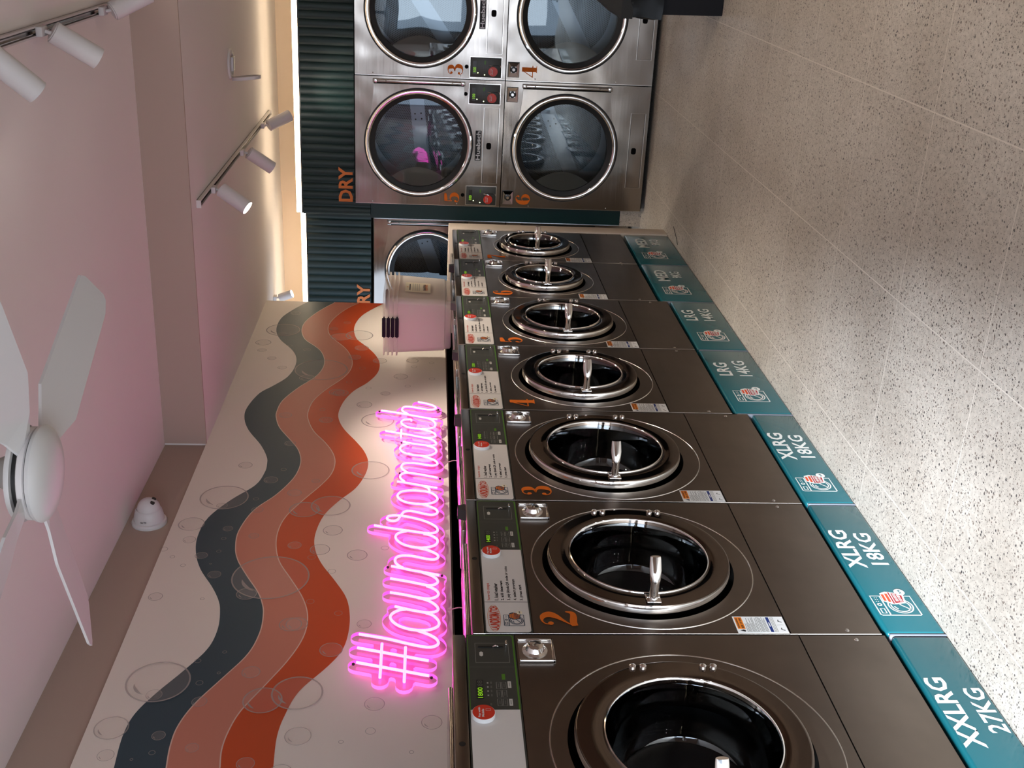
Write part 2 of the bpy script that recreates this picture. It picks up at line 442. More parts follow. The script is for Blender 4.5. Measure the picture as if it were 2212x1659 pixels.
# ------------------------------------------------------------------ traced outlines, in metres on the wall plane (x, z)
WAVES=[[[7.433,2.36],[7.283,2.435],[7.103,2.497],[6.886,2.503],[6.709,2.457],[6.545,2.368],[6.409,2.322],[6.253,2.313],[6.095,2.34],[5.966,2.404],[5.854,2.467],[5.663,2.505],[5.525,2.499],[5.377,2.455],[5.205,2.368],[5.071,2.319],[4.995,2.307],[4.907,2.306],[4.774,2.332],[4.623,2.426],[4.46,2.498],[4.299,2.513],[4.163,2.494],[4.037,2.451],[3.914,2.384],[3.822,2.342],[3.746,2.321],[3.625,2.308],[3.499,2.323],[3.368,2.385],[3.244,2.454],[3.13,2.503],[3.019,2.515],[2.874,2.505]],[[7.438,2.172],[7.346,2.221],[7.2,2.285],[7.033,2.334],[6.875,2.338],[6.718,2.301],[6.601,2.227],[6.509,2.179],[6.373,2.147],[6.24,2.146],[6.104,2.179],[5.943,2.259],[5.764,2.324],[5.615,2.338],[5.526,2.329],[5.406,2.295],[5.256,2.219],[5.158,2.173],[5.05,2.147],[4.946,2.145],[4.83,2.165],[4.679,2.223],[4.531,2.305],[4.349,2.343],[4.21,2.335],[4.109,2.309],[3.997,2.257],[3.876,2.194],[3.798,2.165],[3.722,2.149],[3.602,2.145],[3.466,2.17],[3.325,2.239],[3.186,2.31],[3.072,2.344],[2.973,2.349],[2.872,2.34]],[[7.44,2.005],[7.338,2.069],[7.183,2.132],[7.017,2.171],[6.882,2.169],[6.758,2.134],[6.612,2.053],[6.496,2.007],[6.36,1.978],[6.228,1.98],[6.098,2.015],[5.93,2.097],[5.772,2.154],[5.622,2.169],[5.515,2.158],[5.375,2.115],[5.245,2.045],[5.132,1.997],[5.025,1.975],[4.906,1.981],[4.791,2.018],[4.613,2.1],[4.471,2.155],[4.34,2.172],[4.216,2.163],[4.096,2.133],[3.972,2.073],[3.851,2.016],[3.748,1.983],[3.649,1.972],[3.545,1.983],[3.421,2.022],[3.283,2.084],[3.147,2.147],[3.043,2.172],[2.954,2.179],[2.87,2.17]],[[7.444,1.831],[7.352,1.888],[7.195,1.965],[7.029,2.001],[6.893,2.002],[6.742,1.974],[6.613,1.905],[6.482,1.846],[6.347,1.812],[6.193,1.816],[6.043,1.866],[5.918,1.938],[5.779,1.983],[5.629,2.003],[5.521,1.994],[5.401,1.956],[5.267,1.889],[5.153,1.839],[5.035,1.811],[4.911,1.815],[4.758,1.854],[4.625,1.927],[4.487,1.984],[4.323,2.006],[4.2,1.994],[4.084,1.955],[3.96,1.891],[3.839,1.836],[3.724,1.813],[3.602,1.809],[3.488,1.825],[3.389,1.872],[3.252,1.958],[3.127,1.993],[3.015,2.007],[2.868,2.0]]]
BUBBLES=[[7.202,2.414,0.033],[6.645,2.553,0.0483],[6.514,2.543,0.0277],[6.384,2.466,0.0272],[6.24,2.386,0.0267],[6.6,2.381,0.0135],[6.537,2.27,0.0235],[6.092,2.224,0.045],[6.219,2.153,0.1568],[6.805,2.455,0.0269],[6.876,2.457,0.1088],[6.773,2.079,0.0647],[6.806,1.962,0.0885],[7.04,2.056,0.0232],[6.918,2.135,0.0274],[6.586,1.934,0.0439],[6.426,1.967,0.0387],[6.378,1.811,0.0428],[6.254,1.91,0.0185],[6.038,1.975,0.0163],[5.887,2.035,0.0438],[5.878,2.011,0.0438],[5.722,1.868,0.0429],[5.519,1.785,0.0894],[5.513,2.063,0.0362],[5.647,2.093,0.0154],[5.882,1.758,0.0272],[5.955,1.858,0.0161],[6.136,1.677,0.0415],[6.387,1.613,0.0369],[6.293,1.601,0.017],[6.361,1.495,0.0154],[6.108,1.492,0.0182],[5.993,1.633,0.0163],[5.565,2.285,0.0341],[5.223,2.22,0.0288],[4.939,1.794,0.094],[4.933,2.218,0.0137],[4.824,2.266,0.0337],[4.698,2.139,0.033],[4.819,2.051,0.0202],[4.973,2.409,0.0336],[4.647,2.457,0.1116],[4.569,2.454,0.0254],[4.933,2.218,0.0136],[4.636,2.309,0.0129],[4.535,2.288,0.027],[4.401,2.559,0.0574],[4.268,2.542,0.028],[4.189,2.634,0.0173],[4.129,2.585,0.0109],[4.063,2.528,0.0108],[3.833,2.589,0.0279],[3.819,2.403,0.0081],[4.364,2.393,0.022],[4.28,2.397,0.0104],[4.176,2.4,0.0102],[4.14,2.467,0.0266],[3.995,2.387,0.0274],[4.076,2.417,0.0054],[3.978,2.155,0.1591],[3.855,2.235,0.0408],[4.304,2.271,0.0227],[3.303,2.461,0.1127],[3.23,2.459,0.0284],[3.474,2.257,0.0082],[3.351,2.257,0.0067],[3.295,2.315,0.0131],[3.421,2.345,0.0121],[3.193,2.296,0.0269],[3.06,2.561,0.0574],[2.928,2.545,0.0275],[3.021,2.397,0.0227],[2.939,2.4,0.0108],[2.908,2.458,0.0054],[2.961,2.276,0.0224],[2.885,2.091,0.0299],[3.355,2.143,0.0334],[3.199,2.08,0.069],[4.539,2.076,0.0695],[4.578,1.959,0.0914],[4.356,1.931,0.0435],[4.194,1.973,0.043],[4.227,2.085,0.0296],[4.131,2.002,0.0173],[4.151,1.81,0.0436],[4.023,1.908,0.017],[4.21,1.694,0.0168],[3.651,1.752,0.0287],[3.802,1.975,0.0162],[3.65,2.011,0.0428],[3.647,2.035,0.0442],[3.487,1.866,0.0435],[3.722,1.857,0.016],[3.238,1.964,0.0913],[3.177,1.689,0.0362],[3.08,1.488,0.0362],[3.037,1.696,0.0175],[3.014,1.937,0.0452],[2.984,1.791,0.0086],[2.933,1.555,0.0079],[2.842,1.974,0.0385]]
NEON=[[[3.355,1.763],[3.277,1.499]],[[3.442,1.765],[3.364,1.501]],[[3.467,1.675],[3.267,1.674]],[[3.445,1.587],[3.242,1.587]],[[3.526,1.764],[3.498,1.661],[3.467,1.579],[3.449,1.524],[3.445,1.497],[3.451,1.478],[3.467,1.465],[3.492,1.47],[3.512,1.487],[3.53,1.511],[3.551,1.547]],[[3.689,1.592],[3.682,1.617],[3.664,1.639],[3.64,1.65],[3.612,1.643],[3.583,1.62],[3.562,1.586],[3.552,1.55],[3.551,1.512],[3.563,1.481],[3.582,1.464],[3.608,1.463],[3.636,1.476],[3.653,1.492],[3.663,1.512]],[[3.708,1.635],[3.691,1.592],[3.679,1.555],[3.667,1.512],[3.668,1.49],[3.675,1.473],[3.69,1.465],[3.714,1.473],[3.739,1.493],[3.757,1.519],[3.767,1.545]],[[3.805,1.657],[3.789,1.6],[3.769,1.542],[3.762,1.504],[3.77,1.478],[3.79,1.464],[3.811,1.467],[3.831,1.481],[3.852,1.511]],[[3.906,1.66],[3.884,1.585],[3.86,1.517],[3.858,1.489],[3.867,1.474],[3.881,1.466],[3.904,1.471],[3.924,1.487],[3.941,1.51],[3.953,1.531]],[[3.998,1.659],[3.986,1.622],[3.969,1.575],[3.955,1.529],[3.931,1.46]],[[3.986,1.61],[4.007,1.632],[4.033,1.644],[4.059,1.643],[4.076,1.629],[4.082,1.606],[4.077,1.57],[4.062,1.53],[4.052,1.494],[4.054,1.476],[4.068,1.464],[4.088,1.466],[4.107,1.483],[4.127,1.511],[4.142,1.547]],[[4.283,1.601],[4.273,1.625],[4.254,1.644],[4.226,1.648],[4.198,1.637],[4.171,1.613],[4.153,1.579],[4.145,1.543],[4.15,1.507],[4.164,1.48],[4.187,1.467],[4.215,1.468],[4.238,1.485],[4.254,1.507],[4.261,1.527]],[[4.329,1.746],[4.308,1.68],[4.292,1.618],[4.279,1.569],[4.268,1.524],[4.266,1.495],[4.273,1.475],[4.29,1.465],[4.317,1.47],[4.338,1.485],[4.36,1.508],[4.384,1.545],[4.403,1.588],[4.417,1.629],[4.419,1.659],[4.411,1.684],[4.393,1.692],[4.376,1.683],[4.369,1.662],[4.379,1.645],[4.402,1.636],[4.43,1.627],[4.453,1.615],[4.461,1.592],[4.451,1.559],[4.434,1.521],[4.427,1.49],[4.438,1.47],[4.458,1.465],[4.481,1.475],[4.501,1.498],[4.518,1.526],[4.529,1.557]],[[4.654,1.568],[4.653,1.603],[4.64,1.634],[4.615,1.649],[4.591,1.65],[4.563,1.636],[4.54,1.608],[4.527,1.566],[4.525,1.531],[4.533,1.497],[4.552,1.474],[4.576,1.465],[4.605,1.473],[4.629,1.492],[4.645,1.521],[4.654,1.568]],[[4.636,1.504],[4.658,1.502],[4.682,1.511],[4.699,1.533],[4.707,1.54]],[[4.741,1.657],[4.73,1.617],[4.706,1.545],[4.681,1.466]],[[4.742,1.622],[4.77,1.64],[4.795,1.644],[4.821,1.634],[4.83,1.61],[4.823,1.571],[4.806,1.522],[4.784,1.464]],[[4.83,1.605],[4.853,1.625],[4.879,1.639],[4.905,1.64],[4.927,1.627],[4.934,1.602],[4.929,1.56],[4.914,1.515],[4.91,1.485],[4.921,1.468],[4.937,1.464],[4.964,1.475],[4.985,1.498],[5.001,1.523],[5.014,1.548]],[[5.156,1.599],[5.14,1.626],[5.118,1.646],[5.093,1.653],[5.063,1.644],[5.039,1.621],[5.023,1.585],[5.016,1.549],[5.017,1.514],[5.031,1.487],[5.054,1.471],[5.079,1.47],[5.104,1.48],[5.118,1.498],[5.128,1.517]],[[5.173,1.64],[5.156,1.606],[5.144,1.567],[5.133,1.521],[5.131,1.491],[5.142,1.473],[5.16,1.47],[5.186,1.48],[5.206,1.501],[5.218,1.522],[5.223,1.542]],[[5.293,1.735],[5.274,1.673],[5.255,1.615],[5.235,1.568],[5.223,1.533],[5.222,1.503],[5.23,1.48],[5.249,1.472],[5.276,1.48],[5.296,1.501],[5.312,1.527],[5.322,1.553]],[[5.312,1.652],[5.216,1.652]],[[5.425,1.602],[5.441,1.604],[5.443,1.623],[5.434,1.642],[5.411,1.655],[5.384,1.65],[5.357,1.631],[5.339,1.605],[5.329,1.569],[5.328,1.534],[5.334,1.501],[5.352,1.48],[5.379,1.473],[5.413,1.478],[5.44,1.492],[5.462,1.518]],[[5.549,1.767],[5.531,1.705],[5.511,1.644],[5.488,1.584],[5.464,1.523],[5.447,1.463]],[[5.512,1.62],[5.531,1.64],[5.56,1.655],[5.589,1.651],[5.605,1.634],[5.6,1.598],[5.587,1.561],[5.574,1.524],[5.572,1.492],[5.585,1.473],[5.603,1.471],[5.626,1.487],[5.648,1.517],[5.67,1.569]]]

# ================================================================== SETTING
Z_HI, Z_LO, X_BH, Y_MUR = 2.852, 2.643, 5.22, 2.60
struct(MB().box(-2.2, 9.2, -2.4, 3.6, -0.12, 0.0, 'terrazzo').build('floor'))
struct(MB().box(-2.2, X_BH, -2.4, 3.6, Z_HI, Z_HI + 0.12, 'ceiling_paint').box(X_BH, 9.2, -2.4, 3.6, Z_LO, Z_HI + 0.12, 'ceiling_paint').build('ceiling'))
struct(MB().box(X_BH - 0.012, X_BH, -2.4, Y_MUR, Z_LO - 0.001, Z_HI, 'wall_beige').build('trim_1'))
# mural wall: painted strip on top, shade of the gap below the board put in as black
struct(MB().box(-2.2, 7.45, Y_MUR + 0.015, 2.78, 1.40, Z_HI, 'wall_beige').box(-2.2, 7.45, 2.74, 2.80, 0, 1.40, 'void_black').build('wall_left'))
struct(MB().box(-2.2, 9.2, -2.5, -2.4, 0, Z_HI, 'wall_beige').build('wall_right'))
struct(MB().box(8.40, 8.55, -2.4, 2.06, 0, Z_HI, 'wall_peach').build('wall_back'))
struct(MB().box(8.44, 8.9, 2.06, 3.6, 1.96, Z_HI, 'wall_peach').box(8.9, 9.0, 2.06, 3.6, 0, Z_HI, 'wall_peach').build('wall_back_recess'))
struct(MB().box(7.45, 9.2, 3.5, 3.6, 0, Z_HI, 'wall_beige').build('wall_alcove'))
# shop front wall with the glazed opening behind the camera
struct(MB().box(-2.3, -2.2, -2.4, -0.30, 0, Z_HI, 'wall_beige').box(-2.3, -2.2, 2.2, 2.8, 0, Z_HI, 'wall_beige').box(-2.3, -2.2, -0.30, 2.2, 2.55, Z_HI, 'wall_beige').build('wall_front'))
struct(MB().box(-2.27, -2.21, -0.30, -0.25, 0, 2.55, 'plastic_dark').box(-2.27, -2.21, 0.92, 0.97, 0, 2.55, 'plastic_dark').box(-2.27, -2.21, 2.15, 2.2, 0, 2.55, 'plastic_dark').box(-2.27, -2.21, -0.3, 2.2, 2.5, 2.55, 'plastic_dark').build('window_1'))

# mural board
def interp(pts):
    P = sorted((tuple(p) for p in pts)); P = smooth_path([(a, 0, b) for a, b in P], 5)
    xs = [p.x for p in P]; zs = [p.z for p in P]
    def f(x):
        if x < xs[0]: x = 2 * xs[0] - x
        if x > xs[-1]: x = min(xs[-1], x)
        for i in range(len(xs) - 1):
            if xs[i] <= x <= xs[i + 1]:
                u = (x - xs[i]) / max(1e-9, xs[i + 1] - xs[i]); return zs[i] + u * (zs[i + 1] - zs[i])
        return zs[-1]
    return f
F4 = [interp(w) for w in WAVES]
mu = MB()
mu.box(-1.0, 7.45, Y_MUR, Y_MUR + 0.014, 1.408, Z_LO, 'mural_white')
XS = [-0.99 + i * (7.448 + 0.99) / 520 for i in range(521)]
for k, (a, b, mt) in enumerate(((0, 1, 'mural_navy'), (1, 2, 'mural_salmon'), (2, 3, 'mural_red'))):
    y = Y_MUR - 0.0006
    vs = [(x, y, F4[a](x)) for x in XS] + [(x, y, F4[b](x)) for x in XS]; n = len(XS)
    mu.mesh(vs, [(i, i + n, i + 1 + n, i + 1) for i in range(n - 1)], mt)
for k in (1, 2): mu.ribbon([(x, F4[k](x)) for x in XS], Y_MUR - 0.0010, 'mural_line', w=0.0045)
random.seed(3)
BB = list(BUBBLES)
for i in range(26): BB.append([random.uniform(0.2, 2.8), random.uniform(1.5, 2.6), random.uniform(0.008, 0.05)])
for i, (x, z, r) in enumerate(BB):
    y = Y_MUR - 0.0014 - 0.00003 * i; n = 44
    cs = [(math.cos(2 * PI * j / n), math.sin(2 * PI * j / n)) for j in range(n)]
    wl = max(0.0016, min(0.006, r * 0.07))
    vs = [(x + r * c, y, z + r * q) for c, q in cs] + [(x + (r - wl) * c, y, z + (r - wl) * q) for c, q in cs]
    mu.mesh(vs, [(j, (j + 1) % n, (j + 1) % n + n, j + n) for j in range(n)], 'bubble_rim')
    if r > 0.02:
        mu.face([(x + (r - wl) * c, y, z + (r - wl) * q) for c, q in cs], 'bubble_glow')
        a0 = 2.2; hp = [(x + r * 0.72 * math.cos(a0 - 0.45 + 0.9 * j / 8), z + r * 0.72 * math.sin(a0 - 0.45 + 0.9 * j / 8), r * 0.10 * math.sin(PI * (j + 0.3) / 8.6)) for j in range(9)]
        mu.ribbon(hp, y - 0.00001, 'bubble_rim')
tag(mu.build('mural_board'), 'white wall mural board with wavy navy, salmon and red bands and soap bubbles', 'mural')

# ------------------------------------------------------------------ printed pictogram: washer with a full basket
def pictogram(mb, x, z, w, h, y, line, ink_basket, ink_cloth, badge, badge_ink, txt):
    L = w * 0.045
    def P(u, v): return (x + u * w, z + v * h)
    mb.ribbon([P(0.03, 0), P(1, 0), P(1, 1), P(0.03, 1), P(0, 0.97), P(0, 0.03)], y, line, L, closed=True)
    mb.ribbon([P(0, 0.76), P(1, 0.76)], y, line, L)
    mb.ribbon([P(0.10, 0.83), P(0.34, 0.83), P(0.34, 0.93), P(0.10, 0.93)], y, line, L * 0.9, closed=True)
    c = [(P(0.55, 0.88)[0] + 0.055 * w * math.cos(a * PI / 8), P(0.55, 0.88)[1] + 0.055 * w * math.sin(a * PI / 8)) for a in range(16)]
    mb.ribbon(c, y, line, L, closed=True)
    for i in range(3):
        for j in range(2):
            cx, cz = P(0.72 + 0.09 * i, 0.86 + 0.05 * j); mb.disc(cx, cz, 0.02 * w, y, line, 8)
    cx, cz = P(0.48, 0.38)
    for rr, a0, a1 in ((0.37, 60, 385), (0.29, 75, 370)):
        mb.ribbon([(cx + rr * w * math.cos(math.radians(a0 + (a1 - a0) * i / 28)), cz + rr * w * math.sin(math.radians(a0 + (a1 - a0) * i / 28))) for i in range(29)], y, line, L)
    mb.ribbon([(cx + 0.2 * w * math.cos(math.radians(a)), cz + 0.2 * w * math.sin(math.radians(a))) for a in range(95, 150, 8)], y, line, L)
    mb.ribbon([P(0.62, 0.40), P(0.50, 0.34), P(0.40, 0.26), P(0.34, 0.22), P(0.30, 0.17)], y, line, L)
    y1, y2, y3 = y - 0.0003, y - 0.0006, y - 0.0009
    mb.prism([P(0.62, 0.20), P(1.10, 0.14), P(1.22, 0.48), P(1.24, 0.56), P(1.14, 0.72), P(0.72, 0.74), P(0.56, 0.56), P(0.56, 0.44)], y1, y1, line)
    mb.prism([P(0.68, 0.24), P(1.07, 0.19), P(1.14, 0.44), P(0.62, 0.46)], y2, y2, ink_basket)
    mb.ribbon([P(0.59, 0.50), P(1.19, 0.49)], y2, ink_basket, 0.045 * w)
    mb.ribbon([P(0.68, 0.58), P(1.12, 0.57)], y2, ink_cloth, 0.085 * w)
    mb.ribbon([P(0.74, 0.68), P(1.08, 0.67)], y2, ink_cloth, 0.085 * w)
    for i in range(5):
        for j in range(2):
            a, b = 0.70 + 0.078 * i + 0.012 * j, 0.255 + 0.095 * j
            mb.prism([P(a, b), P(a + 0.05, b - 0.004), P(a + 0.055, b + 0.07), P(a + 0.004, b + 0.074)], y3, y3, line)
    bx, bz = P(1.20, 0.20)
    mb.disc(bx, bz, 0.17 * w, y3 - 0.0002, badge, 24)
    mb.text(txt, bx - 0.10 * w, bx + 0.10 * w, bz - 0.05 * w, bz + 0.05 * w, y3 - 0.0005, badge_ink, 0.03)

# fat-face numerals drawn with swelling strokes in a 0.66 x 1 box
DIG = {
 '1': [[(.33, 0, .2), (.33, 1, .2)], [(.1, .02, .03), (.56, .02, .03)], [(.12, .82, .03), (.3, .97, .05)]],
 '2': [[(.10, .74, .04), (.13, .90, .03), (.27, .98, .05), (.44, .93, .14), (.52, .76, .20), (.44, .58, .15), (.28, .40, .07), (.12, .22, .035), (.03, .06, .03)], [(.03, .07, .13), (.2, .1, .15), (.42, .07, .14), (.58, .10, .11), (.64, .28, .03)], 'b', (.14, .74, .09)],
 '3': [[(.07, .76, .03), (.13, .92, .03), (.28, .98, .04), (.43, .90, .15), (.46, .73, .18), (.38, .58, .07), (.22, .53, .03), (.40, .49, .07), (.51, .34, .18), (.48, .14, .17), (.36, .03, .07), (.22, .01, .03), (.09, .09, .03), (.05, .24, .03)], 'b', (.14, .75, .085), (.12, .25, .085)],
 '4': [[(.44, 0, .2), (.44, 1, .2)], [(.40, .98, .03), (.02, .28, .035)], [(.02, .28, .04), (.66, .28, .04)], [(.26, .015, .03), (.64, .015, .03)]],
 '5': [[(.12, .90, .15), (.35, .92, .15), (.58, .96, .09)], [(.13, .96, .035), (.12, .50, .035)], [(.12, .50, .03), (.27, .60, .05), (.44, .52, .15), (.52, .32, .20), (.44, .11, .14), (.27, .01, .04), (.10, .09, .03), (.06, .22, .03)], 'b', (.13, .24, .085)],
 '6': [[(.54, .80, .03), (.50, .93, .03), (.38, .98, .04), (.22, .87, .12), (.13, .60, .20), (.14, .26, .20), (.26, .05, .07), (.36, .02, .04), (.49, .14, .14), (.54, .32, .17), (.48, .50, .12), (.37, .57, .04), (.24, .50, .03)], 'b', (.49, .80, .075)],
 '7': [[(.04, .89, .18), (.3, .90, .18), (.62, .94, .10)], [(.05, .98, .03), (.05, .66, .035)], [(.61, .92, .05), (.46, .58, .10), (.34, .28, .18), (.32, 0, .22)]],
}
def digit(mb, ch, x, z, w, h, y, m):
    D = DIG[ch]; sx = w / 0.66
    st = [d for d in D if isinstance(d, list)]; bl = [d for d in D if isinstance(d, tuple)]
    for i, s_ in enumerate(st):
        pp = smooth_path([(a, c, b) for a, b, c in s_], 5) if len(s_) > 2 else [Vector((a, c, b)) for a, b, c in s_]
        mb.ribbon([(x + p.x * sx, z + p.z * h, 1.3 * abs(p.y) * (h * 0.55 + sx * 0.45)) for p in pp], y - 0.00005 * i, m)
    for a, b, r in bl: mb.disc(x + a * sx, z + b * h, r * h * 0.9, y - 0.0002, m, 20)

def stroke_rect(mb, x0, x1, z0, z1, y, w, m): mb.ribbon([(x0, z0), (x1, z0), (x1, z1), (x0, z1)], y, m, w, closed=True)

# ------------------------------------------------------------------ front-loading washers
YF = 1.89
def washer(x0, x1, zb, zline, zp0, zp1, ztop, ro, ri, rg, zc, dx, num, time, mult, label):
    xc = (x0 + x1) / 2; w = x1 - x0 - 0.005; hw = w / 2; dep = 0.42
    R = thing('washing_machine', label, 'washing machine', (xc, YF, zb), 0, 'front-loading washers in the row')
    Z = lambda z: z - zb
    xl, xr = -hw, hw; zpl = Z(zp0) - 0.003
    cz = Z(zc)
    # cabinet
    m = MB()
    m.plate_hole(xl, xr, Z(zline) + 0.002, zpl, 0, dx, cz, ro + 0.014, 'steel_washer')
    m.mesh([(xl, 0, 0), (xr, 0, 0), (xr, dep, 0), (xl, dep, 0), (xl, 0, Z(zp1)), (xr, 0, Z(zp1)), (xr, dep, Z(zp1)), (xl, dep, Z(zp1))], [(0, 3, 2, 1), (1, 2, 6, 5), (2, 3, 7, 6), (3, 0, 4, 7)], 'steel_washer')
    m.box(xl, xr, 0.006, 0.012, 0.0, Z(zline) + 0.004, 'void_black')
    m.lathe([(ro + 0.014, 0), (ro + 0.012, 0.05), (ri * 1.05, 0.055)], dx, cz, 'void_black', 72)
    m.lathe([(rg + 0.0022, -0.0002), (rg + 0.0010, -0.0022), (rg - 0.0010, -0.0022), (rg - 0.0022, -0.0002)], dx, cz - 0.012, 'steel_seam', 96)
    m.tube([(xl + 0.002, 0.001, 0.0), (xl + 0.002, 0.001, Z(ztop) - 0.002)], 0.0019, 'steel_seam', 6)  # bright tube: highlight of the bent edge put into its colour
    m.build('cabinet', R)
    # lower service panel
    m = MB().box(xl + 0.001, xr, 0.0, 0.006, 0.001, Z(zline) - 0.002, 'steel_washer')
    lp = m.build('service_panel', R)
    for sx_ in (xl + 0.02, xr - 0.02):
        MB().lathe([(0.0001, -0.003), (0.005, -0.0025), (0.007, 0)], sx_, Z(zline) * 0.36, 'chrome_soft', 16).build('screw', lp)
    # top: front lip and lid
    m = MB().box(xl, xr, -0.001, 0.03, Z(zp1) + 0.003, Z(ztop), 'steel_washer', 0.003)
    m.box(xl, xr, 0.0305, dep, Z(zp1), Z(ztop) - 0.004, 'steel_lid')
    m.box(xl + 0.03, xr - 0.05, 0.14, 0.30, Z(ztop) - 0.004, Z(ztop) + 0.008, 'steel_lid', 0.003)
    m.disc(xl + (x1 - x0) * 0.51, Z(ztop) - 0.018, 0.0085, -0.0015, 'rubber_black', 20)
    top = m.build('top_panel', R)
    MB().prism([(xl + 0.005, 0), (xl + 0.050, 0), (xl + 0.042, 0.030), (xl + 0.014, 0.030)], 0.045, 0.085, 'plastic_dark').build('hinge_cap', top, loc=(0, 0, Z(ztop) - 0.004))
    # control panel
    px = xr - 0.322
    z0, z1 = Z(zp0) + 0.001, Z(zp1) - 0.001
    m = MB().box(xl + 0.001, xr - 0.001, -0.0015, 0.02, z0 - 0.002, z1 + 0.002, 'graphite')
    yp = -0.0018
    m.rrect(px, xr - 0.003, z0 + 0.001, z1 - 0.001, yp, 0.012, 'panel_green', corners=(0, 1, 1, 0))
    m.rrect(px - 0.001, xr - 0.006, z0 + 0.0055, z1 - 0.003, yp - 0.0003, 0.010, 'graphite', corners=(0, 1, 1, 0))
    ry = yp - 0.0006
    m.ribbon([(xr - 0.147, z0 + 0.006), (xr - 0.147, z1 - 0.004)], ry, 'print_dim', 0.0012)
    stroke_rect(m, xr - 0.128, xr - 0.042, z0 + 0.018, z1 - 0.022, ry, 0.0014, 'print_grey')
    m.prism([(xr - 0.101, z1 - 0.038), (xr - 0.097, z1 - 0.043), (xr - 0.083, z1 - 0.043), (xr - 0.079, z1 - 0.038), (xr - 0.083, z1 - 0.033), (xr - 0.097, z1 - 0.033)], ry, ry, 'key_white')
    for r_ in range(2):
        for c_ in range(3):
            a = xr - 0.306 + c_ * 0.034; b = z1 - 0.084 - r_ * 0.0145
            stroke_rect(m, a, a + 0.027, b, b + 0.011, ry, 0.0011, 'print_grey'); m.rect(a + 0.006, a + 0.021, b + 0.004, b + 0.007, ry, 'print_dim')
    m.rect(xr - 0.201, xr - 0.177, z1 - 0.098, z1 - 0.089, ry, 'panel_green')
    for a in (xr - 0.306, xr - 0.235): m.rect(a, a + 0.027, z1 - 0.112, z1 - 0.103, ry, 'key_white'); m.rect(a + 0.005, a + 0.022, z1 - 0.109, z1 - 0.106, ry - 0.0002, 'print_grey')
    for i in range(4): m.rect(xr - 0.268 + i * 0.017, xr - 0.262 + i * 0.017, z1 - 0.052, z1 - 0.048, ry, 'print_grey'); m.rect(xr - 0.269 + i * 0.017, xr - 0.260 + i * 0.017, z1 - 0.061, z1 - 0.057, ry, 'print_dim')
    m.rect(xr - 0.305, xr - 0.296, z1 - 0.058, z1 - 0.053, ry, 'print_dim')
    cp = m.build('control_panel', R)
    m = MB().box(xr - 0.277, xr - 0.203, -0.0032, -0.002, z1 - 0.038, z1 - 0.020, 'plastic_black')
    m.text(time, xr - 0.276, xr - 0.234, z1 - 0.036, z1 - 0.0225, -0.0035, 'segments_green', 0.01)
    m.text('88', xr - 0.228, xr - 0.206, z1 - 0.036, z1 - 0.0225, -0.0034, 'print_dim')
    m.build('display', cp)
    m = MB().box(xr - 0.062, xr - 0.056, -0.004, -0.002, z0 + 0.032, z1 - 0.030, 'rubber_black')
    m.tube([(xr - 0.060, -0.003, z0 + 0.060), (xr - 0.064, -0.010, z0 + 0.054), (xr - 0.060, -0.005, z0 + 0.048)], 0.0025, 'chrome', 8)
    m.box(xr - 0.066, xr - 0.046, -0.016, -0.012, z0 + 0.022, z0 + 0.027, 'chrome', 0.001)
    m.cyl((xr - 0.056, -0.014, z0 + 0.0245), (xr - 0.056, -0.002, z0 + 0.0245), 0.003, 'chrome', 10)
    m.build('coin_slot', cp)
    # instruction card
    cw = px - xl - 0.003; ldiv = min(0.148, cw * 0.42); cl = xl + 0.004
    m = MB().rrect(cl, px, z0 + 0.003, z1 - 0.002, -0.0030, 0.010, 'card_white', 0.001, corners=(1, 0, 0, 1))
    yc = -0.0033; dvx = cl + ldiv
    m.rect(dvx - 0.0009, dvx + 0.0009, z0 + 0.003, z1 - 0.002, yc, 'ink_black')
    avail = px - dvx - 0.012; k = min(1.0, avail / 0.196)
    tx = dvx + 0.009
    m.text('how-to steps', tx, tx + 0.090 * k, z1 - 0.0225, z1 - 0.0105, yc, 'ink_red', 0.012)
    for i, (s_, L) in enumerate((('1. load washer', .090), ('2. add detergent', .104), ('3. pay (kiosk,QR code or coins', .184), ('4. select program', .112), ('5. press start', .082))):
        b = z1 - 0.0445 - i * 0.0187
        m.text(s_, tx, tx + L * k, b, b + 0.0115, yc, 'ink_black', 0.032)
    kk = ldiv / 0.148
    # laundromatch wordmark in a bulging oval
    vs, fs = glyphs('LAUNDROMATCH', 0.05)
    ax, bx = min(v[0] for v in vs), max(v[0] for v in vs)
    for mt, grow, yy in (('ink_orange', 1.0, yc),):
        VV = []
        for v in vs:
            u = (v[0] - ax) / (bx - ax); hgt = 0.017 + 0.012 * math.sin(PI * min(1, max(0, u)))
            VV.append((cl + (0.010 + 0.116 * u) * kk, yy, z1 - 0.027 - hgt / 2 + (v[1] / 0.73) * hgt))
        m.mesh(VV, fs, 'ink_red')
    m.ribbon([(cl + (0.068 + 0.064 * math.cos(a * PI / 18)) * kk, z1 - 0.027 + 0.0185 * math.sin(a * PI / 18)) for a in range(36)], yc, 'ink_orange', 0.0013, closed=True)
    pictogram(m, cl + 0.030 * kk, z0 + 0.020, 0.052 * kk, 0.058, yc - 0.0002, 'ink_navy', 'ink_orange', 'ink_orange', 'basket_label', 'ink_black', mult)
    m.build('instruction_card', R)
    bx_ = px - 0.024; bz_ = z1 - 0.034
    m = MB().lathe([(0.0001, -0.0155), (0.0285, -0.0155)], bx_, bz_, 'badge_red', 36).lathe([(0.0285, -0.0155), (0.030, -0.014), (0.030, -0.0035)], bx_, bz_, 'label_white', 36)
    m.text('Pay with', bx_ - 0.019, bx_ + 0.019, bz_ + 0.007, bz_ + 0.014, -0.0158, 'label_white', 0.03).text('Mobile', bx_ - 0.018, bx_ + 0.012, bz_ - 0.001, bz_ + 0.005, -0.0158, 'label_white', 0.03)
